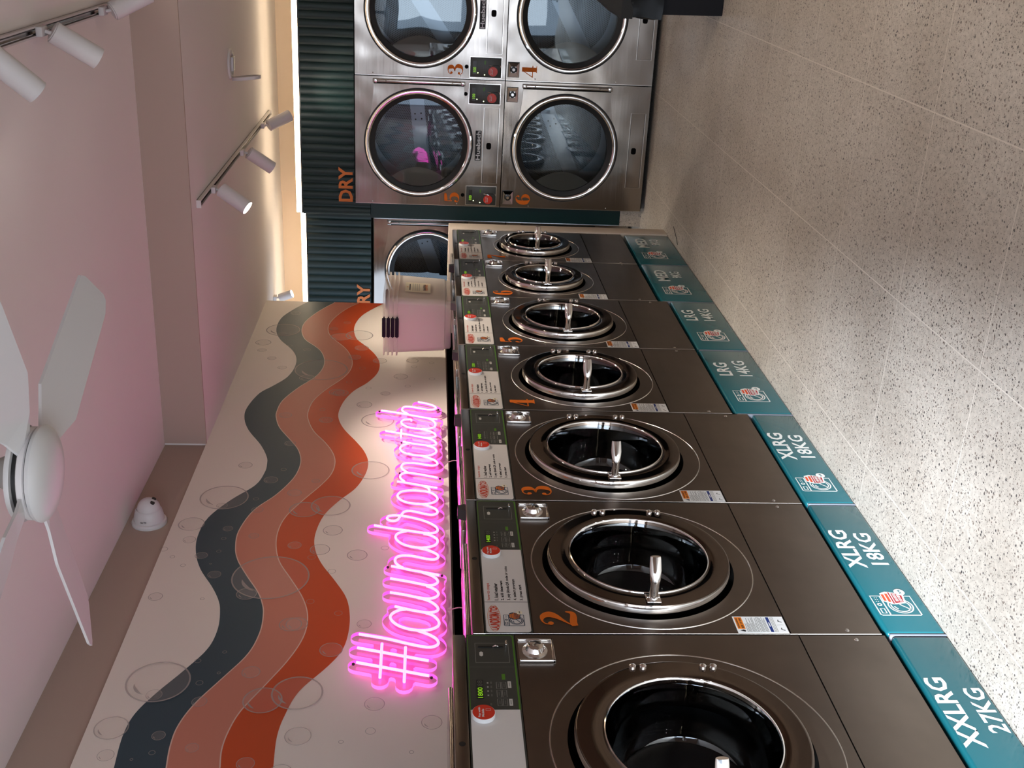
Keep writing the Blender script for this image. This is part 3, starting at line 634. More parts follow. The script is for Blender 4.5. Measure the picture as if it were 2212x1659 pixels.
    stroke_rect(m, bx_ + 0.006, bx_ + 0.013, bz_ - 0.018, bz_ - 0.006, -0.0158, 0.001, 'label_white')
    m.build('payment_badge', R)
    # coin vault lock
    lx0, lx1, lz1 = xr - 0.129, xr - 0.030, z0 - 0.010; lz0 = lz1 - 0.098
    m = MB().box(lx0, lx1, -0.003, 0.0, lz0, lz1, 'chrome_soft')
    for a in (lx0, lx1 - 0.006): m.box(a, a + 0.006, -0.010, -0.001, lz0, lz1, 'chrome', 0.001)
    m.box(lx0, lx1, -0.010, -0.001, lz0, lz0 + 0.006, 'chrome', 0.001)
    lk = m.build('lock_plate', R)
    kx, kz = (lx0 + lx1) / 2 + 0.004, (lz0 + lz1) / 2 + 0.004
    MB().lathe([(0.035, -0.003), (0.035, -0.005), (0.027, -0.009), (0.0235, -0.017), (0.022, -0.021), (0.020, -0.022), (0.0001, -0.022)], kx, kz, 'chrome', 40).lathe([(0.008, -0.0225), (0.006, -0.024), (0.0001, -0.024)], kx, kz, 'chrome_soft', 16).build('lock_knob', lk)
    # number and warning label
    if num:
        m = MB(); digit(m, num, xl + 0.034, z0 - 0.133, 0.075, 0.103, -0.0012, 'number_orange'); m.build('number_print', R)
    wx0, wx1, wz0, wz1 = xl + 0.006, xl + 0.086, Z(zline) + 0.004, Z(zline) + 0.154
    m = MB().box(wx0, wx1, -0.0006, 0, wz0, wz1, 'label_white'); yw = -0.0009
    m.rect(wx0 + 0.019, wx1 - 0.004, wz1 - 0.026, wz1 - 0.004, yw, 'label_orange')
    m.text('WARNING', wx0 + 0.022, wx1 - 0.008, wz1 - 0.012, wz1 - 0.006, yw - 0.0002, 'ink_black', 0.03).text('RISK OF FIRE', wx0 + 0.022, wx1 - 0.008, wz1 - 0.023, wz1 - 0.016, yw - 0.0002, 'ink_black', 0.03)
    m.prism([(wx0 + 0.005, wz1 - 0.022), (wx0 + 0.011, wz1 - 0.025), (wx0 + 0.016, wz1 - 0.020), (wx0 + 0.012, wz1 - 0.008), (wx0 + 0.009, wz1 - 0.014)], yw, yw, 'ink_black')
    random.seed(11)
    zz = wz1 - 0.031
    while zz > wz0 + 0.055:
        m.rect(wx0 + 0.004, wx1 - 0.004 - random.choice((0, 0.004, 0.012, 0.03)), zz, zz + 0.0011, yw, 'ink_black'); zz -= random.choice((0.0034, 0.0034, 0.0046))
    m.rect(wx0 + 0.004, wx1 - 0.004, wz0 + 0.043, wz0 + 0.052, yw, 'label_blue'); m.rect(wx0 + 0.030, wx0 + 0.050, wz0 + 0.046, wz0 + 0.049, yw - 0.0002, 'label_white')
    for i in range(3): m.rect(wx0 + 0.004, wx1 - 0.004, wz0 + 0.030 + i * 0.004, wz0 + 0.0315 + i * 0.004, yw, 'print_grey')
    m.rect(wx0 + 0.038, wx0 + 0.0386, wz0 + 0.005, wz0 + 0.026, yw, 'print_grey')
    for a in (0.012, 0.052):
        m.ribbon([(wx0 + a, wz0 + 0.008), (wx0 + a + 0.004, wz0 + 0.018), (wx0 + a + 0.012, wz0 + 0.016)], yw, 'ink_black', 0.003)
    m.build('warning_label', R)
    # door
    yd = -0.036
    D = bpy.data.objects.new('door', None); COL.objects.link(D); D.parent = R; D.location = (dx, 0, cz)
    prof = [(ro - 0.004, 0.012), (ro, 0.006), (ro, -0.020), (ro - 0.003, yd + 0.004)]
    m = MB().lathe(prof, 0, 0, 'chrome', 96)
    m.lathe([(ro - 0.003, yd + 0.004), (ro - 0.0045, yd + 0.001), (ro - 0.007, yd), (ro - 0.012, yd), (ro - 0.03, yd), ((ro + ri) / 2, yd), (ri + 0.012, yd), (ri + 0.008, yd + 0.002)], 0, 0, 'steel_ring', 96)
    m.lathe([(ri + 0.008, yd + 0.003), (ri + 0.006, yd - 0.002), (ri + 0.003, yd - 0.003), (ri, yd + 0.001)], 0, 0, 'chrome', 96)
    m.lathe([(ri, yd + 0.001), (ri - 0.003, 0.05)], 0, 0, 'steel_ring', 96)
    m.build('door_ring', D)
    MB().lathe([(ri - 0.003, yd + 0.012), (ri - 0.010, -0.005), (ri * 0.93, 0.06), (ri * 0.86, 0.12), (ri * 0.80, 0.135), (0.0001, 0.140)], 0, 0, 'door_glass', 72).build('door_glass', D)
    m = MB().lathe([(ri * 1.02, 0.045), (ri * 0.99, 0.07), (ri * 1.04, 0.10), (ri * 1.00, 0.13), (ri * 1.28, 0.150), (ri * 1.28, 0.37), (ri * 1.2, 0.395), (0.0001, 0.40)], 0, 0, 'drum_inner', 72)
    m.lathe([(ri * 1.0, 0.142), (ri * 1.02, 0.148), (ri * 1.08, 0.150)], 0, 0, 'chrome_soft', 72)
    m.build('drum', D)
    for zz in (ro * 0.27, -ro * 0.27):
        for q in (-0.014, 0.014):
            MB().lathe([(0.0001, yd - 0.0105), (0.005, yd - 0.010), (0.009, yd - 0.0075), (0.010, yd)], (ro + ri) / 2 + 0.008, zz * 1.2 + q, 'chrome', 20).build('hinge_bolt', D)
    hx = -(ro + ri) / 2 - 0.004
    m = MB().box(hx - 0.022, hx + 0.022, yd - 0.009, yd - 0.003, -0.022, 0.022, 'chrome', 0.003)
    m.cyl((hx, yd - 0.004, 0), (hx, yd - 0.062, 0), 0.0135, 'chrome', 28)
    vs = []; fs = []
    secs = [(yd - 0.062, 0.0135, 0.0135, 0.0), (yd - 0.072, 0.0155, 0.0165, 0.002), (yd - 0.098, 0.0115, 0.0185, 0.012), (yd - 0.126, 0.0065, 0.0165, 0.026), (yd - 0.132, 0.0055, 0.0150, 0.029)]
    n = 20
    for (yy, ax_, az_, off) in secs:
        for j in range(n):
            a = 2 * PI * j / n; vs.append((hx + off + ax_ * math.cos(a), yy, az_ * math.sin(a)))
    for q in range(len(secs) - 1):
        for j in range(n): fs.append((q * n + j, q * n + (j + 1) % n, (q + 1) * n + (j + 1) % n, (q + 1) * n + j))
    fs.append(tuple((len(secs) - 1) * n + j for j in range(n)))
    m.mesh(vs, fs, 'chrome', True)
    for q in (-0.017, 0.017): m.ball((hx + 0.002, yd - 0.009, q), 0.0035, 'chrome', 6)
    m.build('handle', D)
    return R

WM = [
 (1.69, 2.61, .190, .446, 1.271, 1.405, 1.444, .295, .215, .365, .857, .0, None, '1800', 'x6', 'widest stainless washing machine at the open end of the row, display reading 1800'),
 (2.61, 3.38, .197, .466, 1.215, 1.350, 1.386, .288, .213, .348, .853, -.012, '2', '1400', 'x4', 'stainless washing machine with orange number 2 on its front'),
 (3.38, 4.135, .197, .466, 1.215, 1.350, 1.386, .286, .212, .348, .853, -.012, '3', '1400', 'x4', 'stainless washing machine with orange number 3, over an XLRG 18KG plinth'),
 (4.135, 4.86, .259, .521, 1.210, 1.350, 1.384, .253, .180, .310, .858, -.012, '4', '1200', 'x3', 'stainless washing machine with orange number 4 on its front'),
 (4.86, 5.56, .259, .521, 1.210, 1.350, 1.382, .253, .180, .308, .858, -.012, '5', '1200', 'x3', 'stainless washing machine with orange number 5, over an LRG 14KG plinth'),
 (5.56, 6.22, .308, .569, 1.210, 1.350, 1.380, .217, .155, .262, .888, -.012, '6', '900', 'x2', 'stainless washing machine with orange number 6 on its front'),
 (6.22, 6.86, .308, .569, 1.210, 1.350, 1.380, .215, .153, .258, .888, -.012, '7', '900', 'x2', 'stainless washing machine with orange number 7, beside the cream end partition'),
]
for a in WM: washer(*a)

# ------------------------------------------------------------------ teal plinths under the washers
def plinth(x0, x1, zt, size, kg, mult, tb, ib, label):
    R = thing('machine_plinth', label, 'plinth', ((x0 + x1) / 2, YF, 0), 0, 'teal plinths under the washers')
    o = (x0 + x1) / 2
    m = MB().box(x0 + 0.010 - o, x1 - 0.004 - o, 0.0, 0.40, 0.0, zt, 'teal_gloss', 0.010, 3)
    m.build('plinth_box', R)
    MB().box(x0 + 0.001 - o, x0 + 0.0115 - o, 0.001, 0.38, 0.0, zt - 0.006, 'teal_edge_grey', 0.004).build('end_strip', R)
    (a0, a1, z0, z1), (b0, b1, y0, y1) = tb
    m = MB().text(size, a0 - o, a1 - o, z0, z1, -0.0008, 'white_print', 0.022).text(kg, b0 - o, b1 - o, y0, y1, -0.0008, 'white_print', 0.018)
    m.build('lettering', R)
    if ib:
        m = MB(); pictogram(m, ib[0] - o, ib[1], ib[2], ib[3], -0.0008, 'white_print', 'maroon_print', 'coral_print', 'white_print', 'teal_gloss', mult)
        m.build('pictogram', R)
plinth(1.69, 2.61, .170, 'XXLRG', '27KG', 'x6', ((2.135, 2.415, .100, .160), (2.19, 2.37, .013, .068)), None, 'teal plinth lettered XXLRG 27KG at the open end of the row')
plinth(2.61, 3.38, .178, 'XLRG', '18KG', 'x4', ((2.965, 3.20, .107, .168), (2.985, 3.182, .030, .088)), (2.708, .036, .100, .126), 'teal plinth lettered XLRG 18KG under the washer numbered 2')
plinth(3.38, 4.135, .178, 'XLRG', '18KG', 'x4', ((3.722, 3.957, .107, .168), (3.742, 3.939, .030, .088)), (3.475, .036, .100, .126), 'teal plinth lettered XLRG 18KG under the washer numbered 3')
plinth(4.135, 4.86, .243, 'LRG', '14KG', 'x3', ((4.548, 4.70, .150, .214), (4.545, 4.725, .062, .122)), (4.265, .062, .112, .136), 'teal plinth lettered LRG 14KG under the washer numbered 4')
plinth(4.86, 5.56, .243, 'LRG', '14KG', 'x3', ((5.270, 5.423, .150, .214), (5.268, 5.448, .062, .122)), (4.985, .062, .112, .136), 'teal plinth lettered LRG 14KG under the washer numbered 5')
plinth(5.56, 6.22, .287, 'MED', '9KG', 'x2', ((5.915, 6.112, .168, .236), (5.972, 6.092, .088, .146)), (5.685, .098, .116, .140), 'teal plinth lettered MED 9KG under the washer numbered 6')
plinth(6.22, 6.86, .287, 'MED', '9KG', 'x2', ((6.575, 6.772, .168, .236), (6.632, 6.752, .088, .146)), (6.345, .098, .116, .140), 'teal plinth lettered MED 9KG beside the cream end partition')

struct(MB().box(6.872, 7.0, 1.885, 2.595, 0, 1.402, 'partition_cream', 0.006).build('wall_end_partition'))

# ------------------------------------------------------------------ stacked tumble dryers (drawn facing -y, turned to face the camera)
def ndial(mb, x, z, y):
    mb.lathe([(0.020, y), (0.020, y - 0.006), (0.012, y - 0.008), (0.0001, y - 0.008)], x, z, 'plastic_black', 24)
    mb.lathe([(0.010, y - 0.009), (0.0001, y - 0.009)], x, z, 'chrome', 16)
def dryer(loc, W_, zb, zt, ztot, upper, num, rc, rr, cxf, bandrot, label, lock_nums=True, glass='dryer_glass', fh=(0, 1), group='tumble dryers on the back wall'):
    """one pocket of a stacked pair; measures are taken on the 0.872 m wide unit and scaled by kx, kz"""
    kx = W_ / 0.872; H = zt - zb
    R = thing('tumble_dryer', label, 'tumble dryer', (loc[0], loc[1], zb), -PI / 2, group)
    W0 = W_ - 0.004; g = 0.002
    cx = cxf * kx; cz = rc - zb
    kz = H / 1.005
    m = MB().plate_hole(g, W0, 0.002, H - 0.002, 0, cx, cz, rr - 0.02, 'steel_dryer')
    m.mesh([(g, 0, 0), (W0, 0, 0), (W0, .55, 0), (g, .55, 0), (g, 0, H - .001), (W0, 0, H - .001), (W0, .55, H - .001), (g, .55, H - .001)], [(0, 3, 2, 1), (4, 5, 6, 7), (1, 2, 6, 5), (2, 3, 7, 6), (3, 0, 4, 7)], 'steel_dryer')
    m.ribbon([(g + .0015, 0.002), (g + .0015, H - .002)], -0.0008, 'steel_seam', 0.003)
    # pressed access panel with thumb hole
    sz0, sz1 = (0.029, 0.134) if upper else (0.127 - 0.102 + 0.0, 0.127)
    a0, a1 = 0.170 * kx, 0.687 * kx
    m.ribbon([(a0, sz0 * kz), (a1, sz0 * kz), (a1, sz1 * kz), (a0, sz1 * kz)], -0.0015, 'steel_seam', 0.0035, closed=True)
    m.ribbon([(a0 + .004, sz0 * kz + .004), (a1 - .004, sz0 * kz + .004), (a1 - .004, sz1 * kz - .004), (a0 + .004, sz1 * kz - .004)], -0.0018, 'plastic_dark', 0.002, closed=True)
    hx_, hz_ = 0.428 * kx, (sz0 + sz1) / 2 * kz + 0.012
    m.prism([(hx_ + 0.022 * math.copysign(abs(math.cos(t_)) ** 0.6, math.cos(t_)), hz_ + 0.017 * math.copysign(abs(math.sin(t_)) ** 0.6, math.sin(t_))) for t_ in [2 * PI * i / 24 for i in range(24)]], -0.002, -0.002, 'void_black')
    for a in (0.018, ): 
        for zz in ((0.30, 0.88) if upper else (0.25, 0.80)):
            m.ball((a, -0.001, zz * H), 0.0045, 'chrome', 6)
    cab = m.build('cabinet', R)
    # door: sheet panel that runs to the hinge, chrome ring, gasket, glass
    D = bpy.data.objects.new('door', None); COL.objects.link(D); D.parent = R; D.location = (cx, 0, cz)
    ht = 0.305 * kz + (0.0 if upper else 0.0); hb = -0.298 * kz; xr = 0.822 * kx - cx
    r2 = rr + 0.004
    pts = [(xr, hb + (ht - hb) * i / 16) for i in range(17)]
    pts += [(xr * 0.86, ht + 0.002), (xr * 0.62, ht + 0.012), (xr * 0.36, ht + 0.032), (xr * 0.12, r2 * 0.985)]
    for i in range(0, 25):
        a = math.radians(97 + (263 - 97) * i / 24); pts.append((r2 * math.cos(a), r2 * math.sin(a)))
    pts += [(xr * 0.12, -r2 * 0.985), (xr * 0.36, hb - 0.034), (xr * 0.62, hb - 0.014), (xr * 0.86, hb - 0.002)]
    n = len(pts)
    # annular sheet: outline joined to the ring circle
    inner = []
    for (px_, pz_) in pts:
        a = math.atan2(pz_, px_); inner.append((rr * 0.9 * math.cos(a), rr * 0.9 * math.sin(a)))
    yd = -0.016
    vs = [(p[0], yd, p[1]) for p in pts] + [(p[0], yd, p[1]) for p in inner] + [(p[0], -0.001, p[1]) for p in pts]
    m = MB().mesh(vs, [(i, i + n, (i + 1) % n + n, (i + 1) % n) for i in range(n)], 'steel_dryer').mesh(vs, [(i, (i + 1) % n, (i + 1) % n + 2 * n, i + 2 * n) for i in range(n)], 'steel_seam')
    m.build('door_sheet', D)
    MB().lathe([(rr + 0.010, -0.0165), (rr + 0.010, -0.0185), (rr - 0.002, -0.0185)], 0, 0, 'rubber_black', 96).lathe([(rr, -0.017), (rr - 0.001, -0.030), (rr - 0.008, -0.037), (rr - 0.018, -0.038), (rr - 0.028, -0.032), (rr - 0.033, -0.018)], 0, 0, 'chrome', 96).build('door_ring', D)
    MB().lathe([(rr - 0.031, -0.020), (rr - 0.045, -0.016), (rr - 0.062, -0.010), (rr - 0.064, 0.03)], 0, 0, 'rubber_black', 96).build('gasket', D)
    MB().lathe([(rr - 0.062, -0.009), (rr * 0.5, -0.014), (0.0001, -0.016)], 0, 0, glass, 72).build('door_glass', D)
    hx = 0.842 * kx - cx
    m = MB().box(hx - 0.012, hx + 0.012, -0.024, -0.001, hb - 0.004, ht + 0.004, 'chrome_soft', 0.008, 3)
    m.box(hx - 0.014, hx + 0.013, -0.026, -0.001, ht - 0.024, ht + 0.006, 'chrome_soft', 0.004).box(hx - 0.014, hx + 0.013, -0.026, -0.001, hb - 0.006, hb + 0.024, 'chrome_soft', 0.004)
    m.box(hx - 0.018, hx - 0.0125, -0.014, -0.001, hb, ht, 'void_black')
    for zz in (ht - 0.08, hb + 0.08): m.ball((hx, -0.024, zz), 0.005, 'chrome_soft', 6)
    m.build('hinge', D)
    # drum
    ra = rr - 0.02; rb = rr * 1.175
    Dr = bpy.data.objects.new('drum', None); COL.objects.link(Dr); Dr.parent = R; Dr.location = (cx, 0, cz)
    MB().lathe([(ra, 0.0), (ra, 0.06), (rb, 0.09)], 0, 0, 'void_black', 72).lathe([(rb, 0.09), (rb, 0.52)], 0, 0, 'drum_perforated', 72).build('drum_wall', Dr)
    m = MB().lathe([(rb, 0.52), (rr * 0.92, 0.53)], 0, 0, 'drum_smooth', 72).lathe([(rr * 0.92, 0.53), (0.0001, 0.535)], 0, 0, 'drum_perforated', 72)
    m.mesh([(-0.052, 0.5285, -rb * 0.97), (0.052, 0.5285, -rb * 0.97), (0.052, 0.5285, rb * 0.97), (-0.052, 0.5285, rb * 0.97)], [(0, 1, 2, 3)], 'drum_smooth')
    for (a, b) in ((-0.022, 0.06), (0.022, 0.06), (-0.022, 0.02), (0.022, 0.02)): m.lathe([(0.0001, 0.526), (0.006, 0.5262)], a, b + 0.05, 'void_black', 12)
    m.build('drum_back', Dr, rot=(0, bandrot, 0))
    for a in (bandrot + 2.3, bandrot + 4.4):
        c_, s_ = math.cos(a), math.sin(a); pr = [(-0.05, 0), (0.05, 0), (0.012, 0.09), (-0.012, 0.09)]
        vs = []
        for yy in (0.10, 0.50):
            for (u, v) in pr:
                rad = rb - v; vs.append((c_ * rad - s_ * u, yy, s_ * rad + c_ * u))
        MB().mesh(vs, [(0, 1, 2, 3), (7, 6, 5, 4), (0, 4, 5, 1), (1, 5, 6, 2), (2, 6, 7, 3), (3, 7, 4, 0)], 'drum_smooth').build('baffle', Dr)
    # beige crescent plate behind the glass on the opening side
    pts = []
    r3 = rr - 0.066
    for i in range(15):
        a = math.radians(142 + 76 * i / 14); pts.append((r3 * math.cos(a), r3 * math.sin(a)))
    for i in range(1, 10):
        u = -1 + 2 * i / 10; pts.append((-r3 * 0.788 + 0.070 * (1 - u * u), r3 * 0.616 * u))
    MB().prism(pts, -0.004, -0.002, 'crescent_beige').build('crescent_plate', D)
    # control panels / locks
    if upper:
        for k_, a in enumerate((0.015, 0.712)):
            x0, x1, z0, z1 = a * kx, (a + 0.130) * kx, 0.030 * kz, 0.238 * kz
            m = MB().box(x0, x1, -0.004, 0, z0, z1, 'graphite', 0.001).box(x0 - 0.004, x1 + 0.004, -0.002, 0, z0 - 0.004, z1 + 0.004, 'steel_seam')
            yy = -0.0045
            for i in range(4):
                for j in range(2): stroke_rect(m, x0 + (0.030 + 0.020 * i) * kx, x0 + (0.045 + 0.020 * i) * kx, z1 - (0.100 + 0.016 * j), z1 - (0.089 + 0.016 * j), yy, 0.001, 'print_dim')
            m.rect(x0 + 0.085 * kx, x0 + 0.110 * kx, z1 - 0.104, z1 - 0.094, yy, 'panel_green')
            c = MB
            cp = m.build('control_panel', R)
            m = MB().box(x0 + 0.020 * kx, x0 + 0.105 * kx, -0.0055, -0.0045, z1 - 0.042, z1 - 0.018, 'plastic_black').text('100', x0 + 0.034 * kx, x0 + 0.066 * kx, z1 - 0.040, z1 - 0.020, -0.006, 'segments_green', 0.015)
            m.disc(x0 + 0.030 * kx, z1 - 0.052, 0.003, -0.006, 'led_dot', 8).disc(x0 + 0.018 * kx, z1 - 0.098, 0.003, -0.006, 'led_dot', 8)
            m.build('display', cp)
            m = MB().box(x0 + 0.078 * kx, x0 + 0.084 * kx, -0.006, -0.004, z0 + 0.012, z0 + 0.055, 'rubber_black').tube([(x0 + 0.080 * kx, -0.005, z0 + 0.085), (x0 + 0.078 * kx, -0.014, z0 + 0.062), (x0 + 0.072 * kx, -0.006, z0 + 0.050)], 0.003, 'chrome', 8).tube([(x0 + 0.082 * kx, -0.005, z0 + 0.015), (x0 + 0.082 * kx, -0.016, z0 + 0.006), (x0 + 0.070 * kx, -0.016, z0 + 0.004)], 0.003, 'chrome', 8)
            m.build('coin_slot', cp)
            bx_, bz_ = x0 + 0.040 * kx, z0 + 0.055
            m = MB().lathe([(0.0001, -0.0085), (0.031, -0.0085), (0.032, -0.004)], bx_, bz_, 'badge_red', 32)
            m.text('Pay with', bx_ - 0.020, bx_ + 0.020, bz_ + 0.010, bz_ + 0.017, -0.009, 'label_white', 0.02).text('Mobile', bx_ - 0.018, bx_ + 0.014, bz_ + 0.001, bz_ + 0.007, -0.009, 'label_white', 0.02)
            m.build('payment_badge', cp)
            if lock_nums: m = MB().disc((a + (0.066 if k_ == 0 else 0.062)) * kx, 0.262 * kz, 0.013, -0.001, 'void_black', 20); m.build('port_plug', R)
        nx, nz = 0.018, 0.288
        zl0, zl1 = 0.146, 0.187
        if lock_nums:
            m = MB().box(0.326, 0.531, -0.0012, 0, zl0, zl1, 'ink_black').text('Huebsch', 0.330, 0.527, zl0 + 0.006, zl1 - 0.006, -0.0018, 'label_white', 0.03); m.build('name_plate', R)
    else:
        for a in (0.024, 0.732):
            x0, x1 = a * kx, (a + 0.100) * kx; z1 = H - 0.012; z0 = z1 - 0.078
            m = MB().box(x0, x1, -0.004, 0, z0, z1, 'plastic_black')
            xi0, xi1, zi0, zi1 = x0 + 0.03, x1 - 0.03, z0 + 0.022, z1 - 0.022
            m.mesh([(x0 + .004, -.014, z0 + .004), (x1 - .004, -.014, z0 + .004), (x1 - .004, -.014, z1 - .004), (x0 + .004, -.014, z1 - .004), (xi0, -.005, zi0), (xi1, -.005, zi0), (xi1, -.005, zi1), (xi0, -.005, zi1)], [(0, 1, 5, 4), (1, 2, 6, 5), (2, 3, 7, 6), (3, 0, 4, 7), (4, 5, 6, 7)], 'chrome')
            lk = m.build('lock_plate', R)
            m = MB(); ndial(m, (x0 + x1) / 2, (z0 + z1) / 2, -0.006); m.build('lock_cylinder', lk)
        nx, nz = 0.022, H - 0.208
    if num:
        m = MB(); digit(m, num, nx + 0.004, nz, 0.078, 0.100, -0.0014, 'number_orange'); m.build('number_print', R)
    return R

XD = 7.70
for yl, nu, nl, bu, bl, where in ((1.952, '5', '6', 1.45, 1.15, 'left'), (1.080, '3', '4', 0.95, 1.05, 'right')):
    dryer((XD, yl), 0.872, 1.033, 2.041, 2.041, True, nu, 1.607, 0.362, 0.432, bu, 'upper stainless tumble dryer with orange number %s beside its control panel' % nu)
    dryer((XD, yl), 0.872, 0.030, 1.031, 2.041, False, nl, 0.605, 0.362, 0.432, bl, 'lower stainless tumble dryer with orange number %s beside its lock' % nl)
dryer((8.10, 2.962), 0.800, 0.955, 1.932, 1.932, True, None, 1.530, 0.312, 0.444, 1.2, 'upper tumble dryer with dark glass half hidden behind the mural end and clear baskets', lock_nums=False, group='recessed tumble dryers')
dryer((8.10, 2.962), 0.800, 0.030, 0.953, 1.932, False, None, 0.560, 0.312, 0.444, 1.0, 'lower tumble dryer in the recess, seen in a sliver beside the cream partition', group='recessed tumble dryers')

# teal fluted bulkheads with light strips, smooth teal filler, tiled upstand
def flutes(x, y0, y1, z0, z1, depth, m_):
    mb = MB(); p = 0.055; n = int(round((y1 - y0) / p)); p = (y1 - y0) / n; pr = []
    for i in range(n):
        for j in range(8):
            u = j / 8; pr.append((x - 0.010 * abs(math.sin(PI * u)) ** 0.7, y0 + (i + u) * p))
    pr.append((x, y1)); k = len(pr)
    vs = [(a, b, z0) for a, b in pr] + [(a, b, z1) for a, b in pr]
    mb.mesh(vs, [(i, i + 1, i + 1 + k, i + k) for i in range(k - 1)], m_, True)
    mb.box(x + 0.0005, x + depth, y0, y1, z0, z1, m_)
    return mb
for nm, x, y0, y1, z0, z1, lab in (('b', 7.80, -2.38, 2.064, 2.052, 2.412, 'dark teal fluted bulkhead above the numbered dryers'), ('c', 8.09, 2.066, 3.48, 1.952, 2.418, 'dark teal fluted bulkhead above the recessed dryers')):
    o = flutes(x, y0, y1, z0, z1, 0.30, 'teal_matt')
    R = thing('fluted_bulkhead', lab, 'bulkhead', (0, 0, 0))
    if nm == 'b':
        lo = flutes(x, 1.957, 2.064, 1.942, 2.0515, 0.30, 'teal_matt'); o.mesh(lo.v, lo.f, 'teal_matt', True)
    o.build('fluted_panel', R)
    L = thing('light_strip', 'glowing warm strip light on top of the ' + ('longer fluted bulkhead over the numbered dryers' if nm == 'b' else 'fluted bulkhead over the recessed dryers'), 'strip light', (0, 0, 0))
    MB().box(x - 0.004, x + 0.05, y0 + 0.01, y1 - 0.004, z1 + 0.001, z1 + 0.010, 'plastic_black').build('channel', L)
    MB().box(x, x + 0.02, y0 + 0.012, y1 - 0.006, z1 + 0.010, z1 + 0.047, 'led_strip', 0.004).build('diffuser', L)
    if nm == 'b':
        sg = MB().text('DRY', 0, 0.245, 0, 0.098, -0.004, 'ink_orange', 0.03)
        a = tag(sg.build('dry_sign', None, (x - 0.012, 1.966, z0 + 0.012), (0, 0, -PI / 2)), 'orange DRY lettering on the bulkhead above the dryer numbered 5', 'sign lettering')
    else:
        sg = MB().text('DRY', 0, 0.245, 0, 0.098, -0.004, 'ink_orange', 0.03)
        a = tag(sg.build('dry_sign', None, (x - 0.012, 2.915, z0 + 0.008), (0, 0, -PI / 2)), 'orange DRY lettering cut off by the end of the mural wall', 'sign lettering')
tag(MB().box(7.815, 8.39, 1.957, 2.085, 0.153, 1.94, 'teal_panel').build('filler_panel'), 'tall smooth dark teal panel between the two dryer banks', 'panel')
struct(MB().box(7.812, 8.39, 1.957, 2.090, 0, 0.152, 'terrazzo').build('baseboard_back'))

# ------------------------------------------------------------------ neon sign
import numpy as np
NS = thing('neon_sign', 'pink neon script sign reading #laundromatch on a clear backing, on the mural', 'neon sign', (0, 0, 0))
TUB = [smooth_path([(p[0], 2.553, p[1]) for p in t_], 5) for t_ in NEON]
seg = np.array([(a.x, a.z, b.x, b.z) for t_ in TUB for a, b in zip(t_[:-1], t_[1:])])
gx_ = np.arange(3.16, 5.80, 0.011); gz_ = np.arange(1.405, 1.83, 0.011)
X_, Z_ = np.meshgrid(gx_, gz_); Fd = np.full(X_.shape, 9.0)
for ax_, az_, bx_, bz_ in seg:
    dx_, dz_ = bx_ - ax_, bz_ - az_; L2 = dx_ * dx_ + dz_ * dz_ + 1e-12
    u_ = np.clip(((X_ - ax_) * dx_ + (Z_ - az_) * dz_) / L2, 0, 1)
    Fd = np.minimum(Fd, np.hypot(X_ - ax_ - u_ * dx_, Z_ - az_ - u_ * dz_))
TH = 0.031; Fd = TH - Fd
mb = MB(); rim = MB(); yA, yB = 2.566, 2.582
for i in range(len(gz_) - 1):
    for j in range(len(gx_) - 1):
        c4 = [(gx_[j], gz_[i], Fd[i, j]), (gx_[j + 1], gz_[i], Fd[i, j + 1]), (gx_[j + 1], gz_[i + 1], Fd[i + 1, j + 1]), (gx_[j], gz_[i + 1], Fd[i + 1, j])]
        if max(c[2] for c in c4) <= 0: continue
        poly = []; cr_ = []
        for k in range(4):
            a, b = c4[k], c4[(k + 1) % 4]
            if a[2] > 0: poly.append((a[0], a[1]))
            if (a[2] > 0) != (b[2] > 0):
                u = a[2] / (a[2] - b[2]); q = (a[0] + u * (b[0] - a[0]), a[1] + u * (b[1] - a[1])); poly.append(q); cr_.append((q, a[2] > 0))
        if len(poly) >= 3:
            mb.face([(p[0], yA, p[1]) for p in poly], 'acrylic')
        if len(cr_) == 2:
            (p, q) = (cr_[0][0], cr_[1][0])
            mb.mesh([(p[0], yA, p[1]), (q[0], yA, q[1]), (q[0], yB, q[1]), (p[0], yB, p[1])], [(0, 1, 2, 3)], 'neon_edge')
mb.build('backing_plate', NS, auto=False)
for t_ in TUB: MB().tube(t_, 0.0054, 'neon_tube', 8).build('neon_tube', NS)
for (a, b) in ((3.363, 1.775), (3.284, 1.490), (4.011, 1.674), (3.950, 1.448), (4.852, 1.647), (4.801, 1.452), (5.568, 1.778), (5.605, 1.457), (5.187, 1.648)):
    MB().cyl((a, 2.5645, b), (a, 2.570, b), 0.0055, 'plastic_black', 12).build('standoff', NS)
for (a, b, lab) in ((3.72, 1.44, 'thin clear cable hanging from the neon script under the letter a next to the hash'), (4.99, 1.44, 'thin clear cable hanging from the neon script below its last m')):
    tag(MB().tube(smooth_path([(a, 2.578, b), (a - 0.002, 2.572, b - 0.03), (a - 0.01, 2.560, b - 0.07), (a - 0.03, 2.575, b - 0.14), (a - 0.05, 2.66, b - 0.20)], 5), 0.0022, 'cable_clear', 6).build('power_cable'), lab, 'cable')

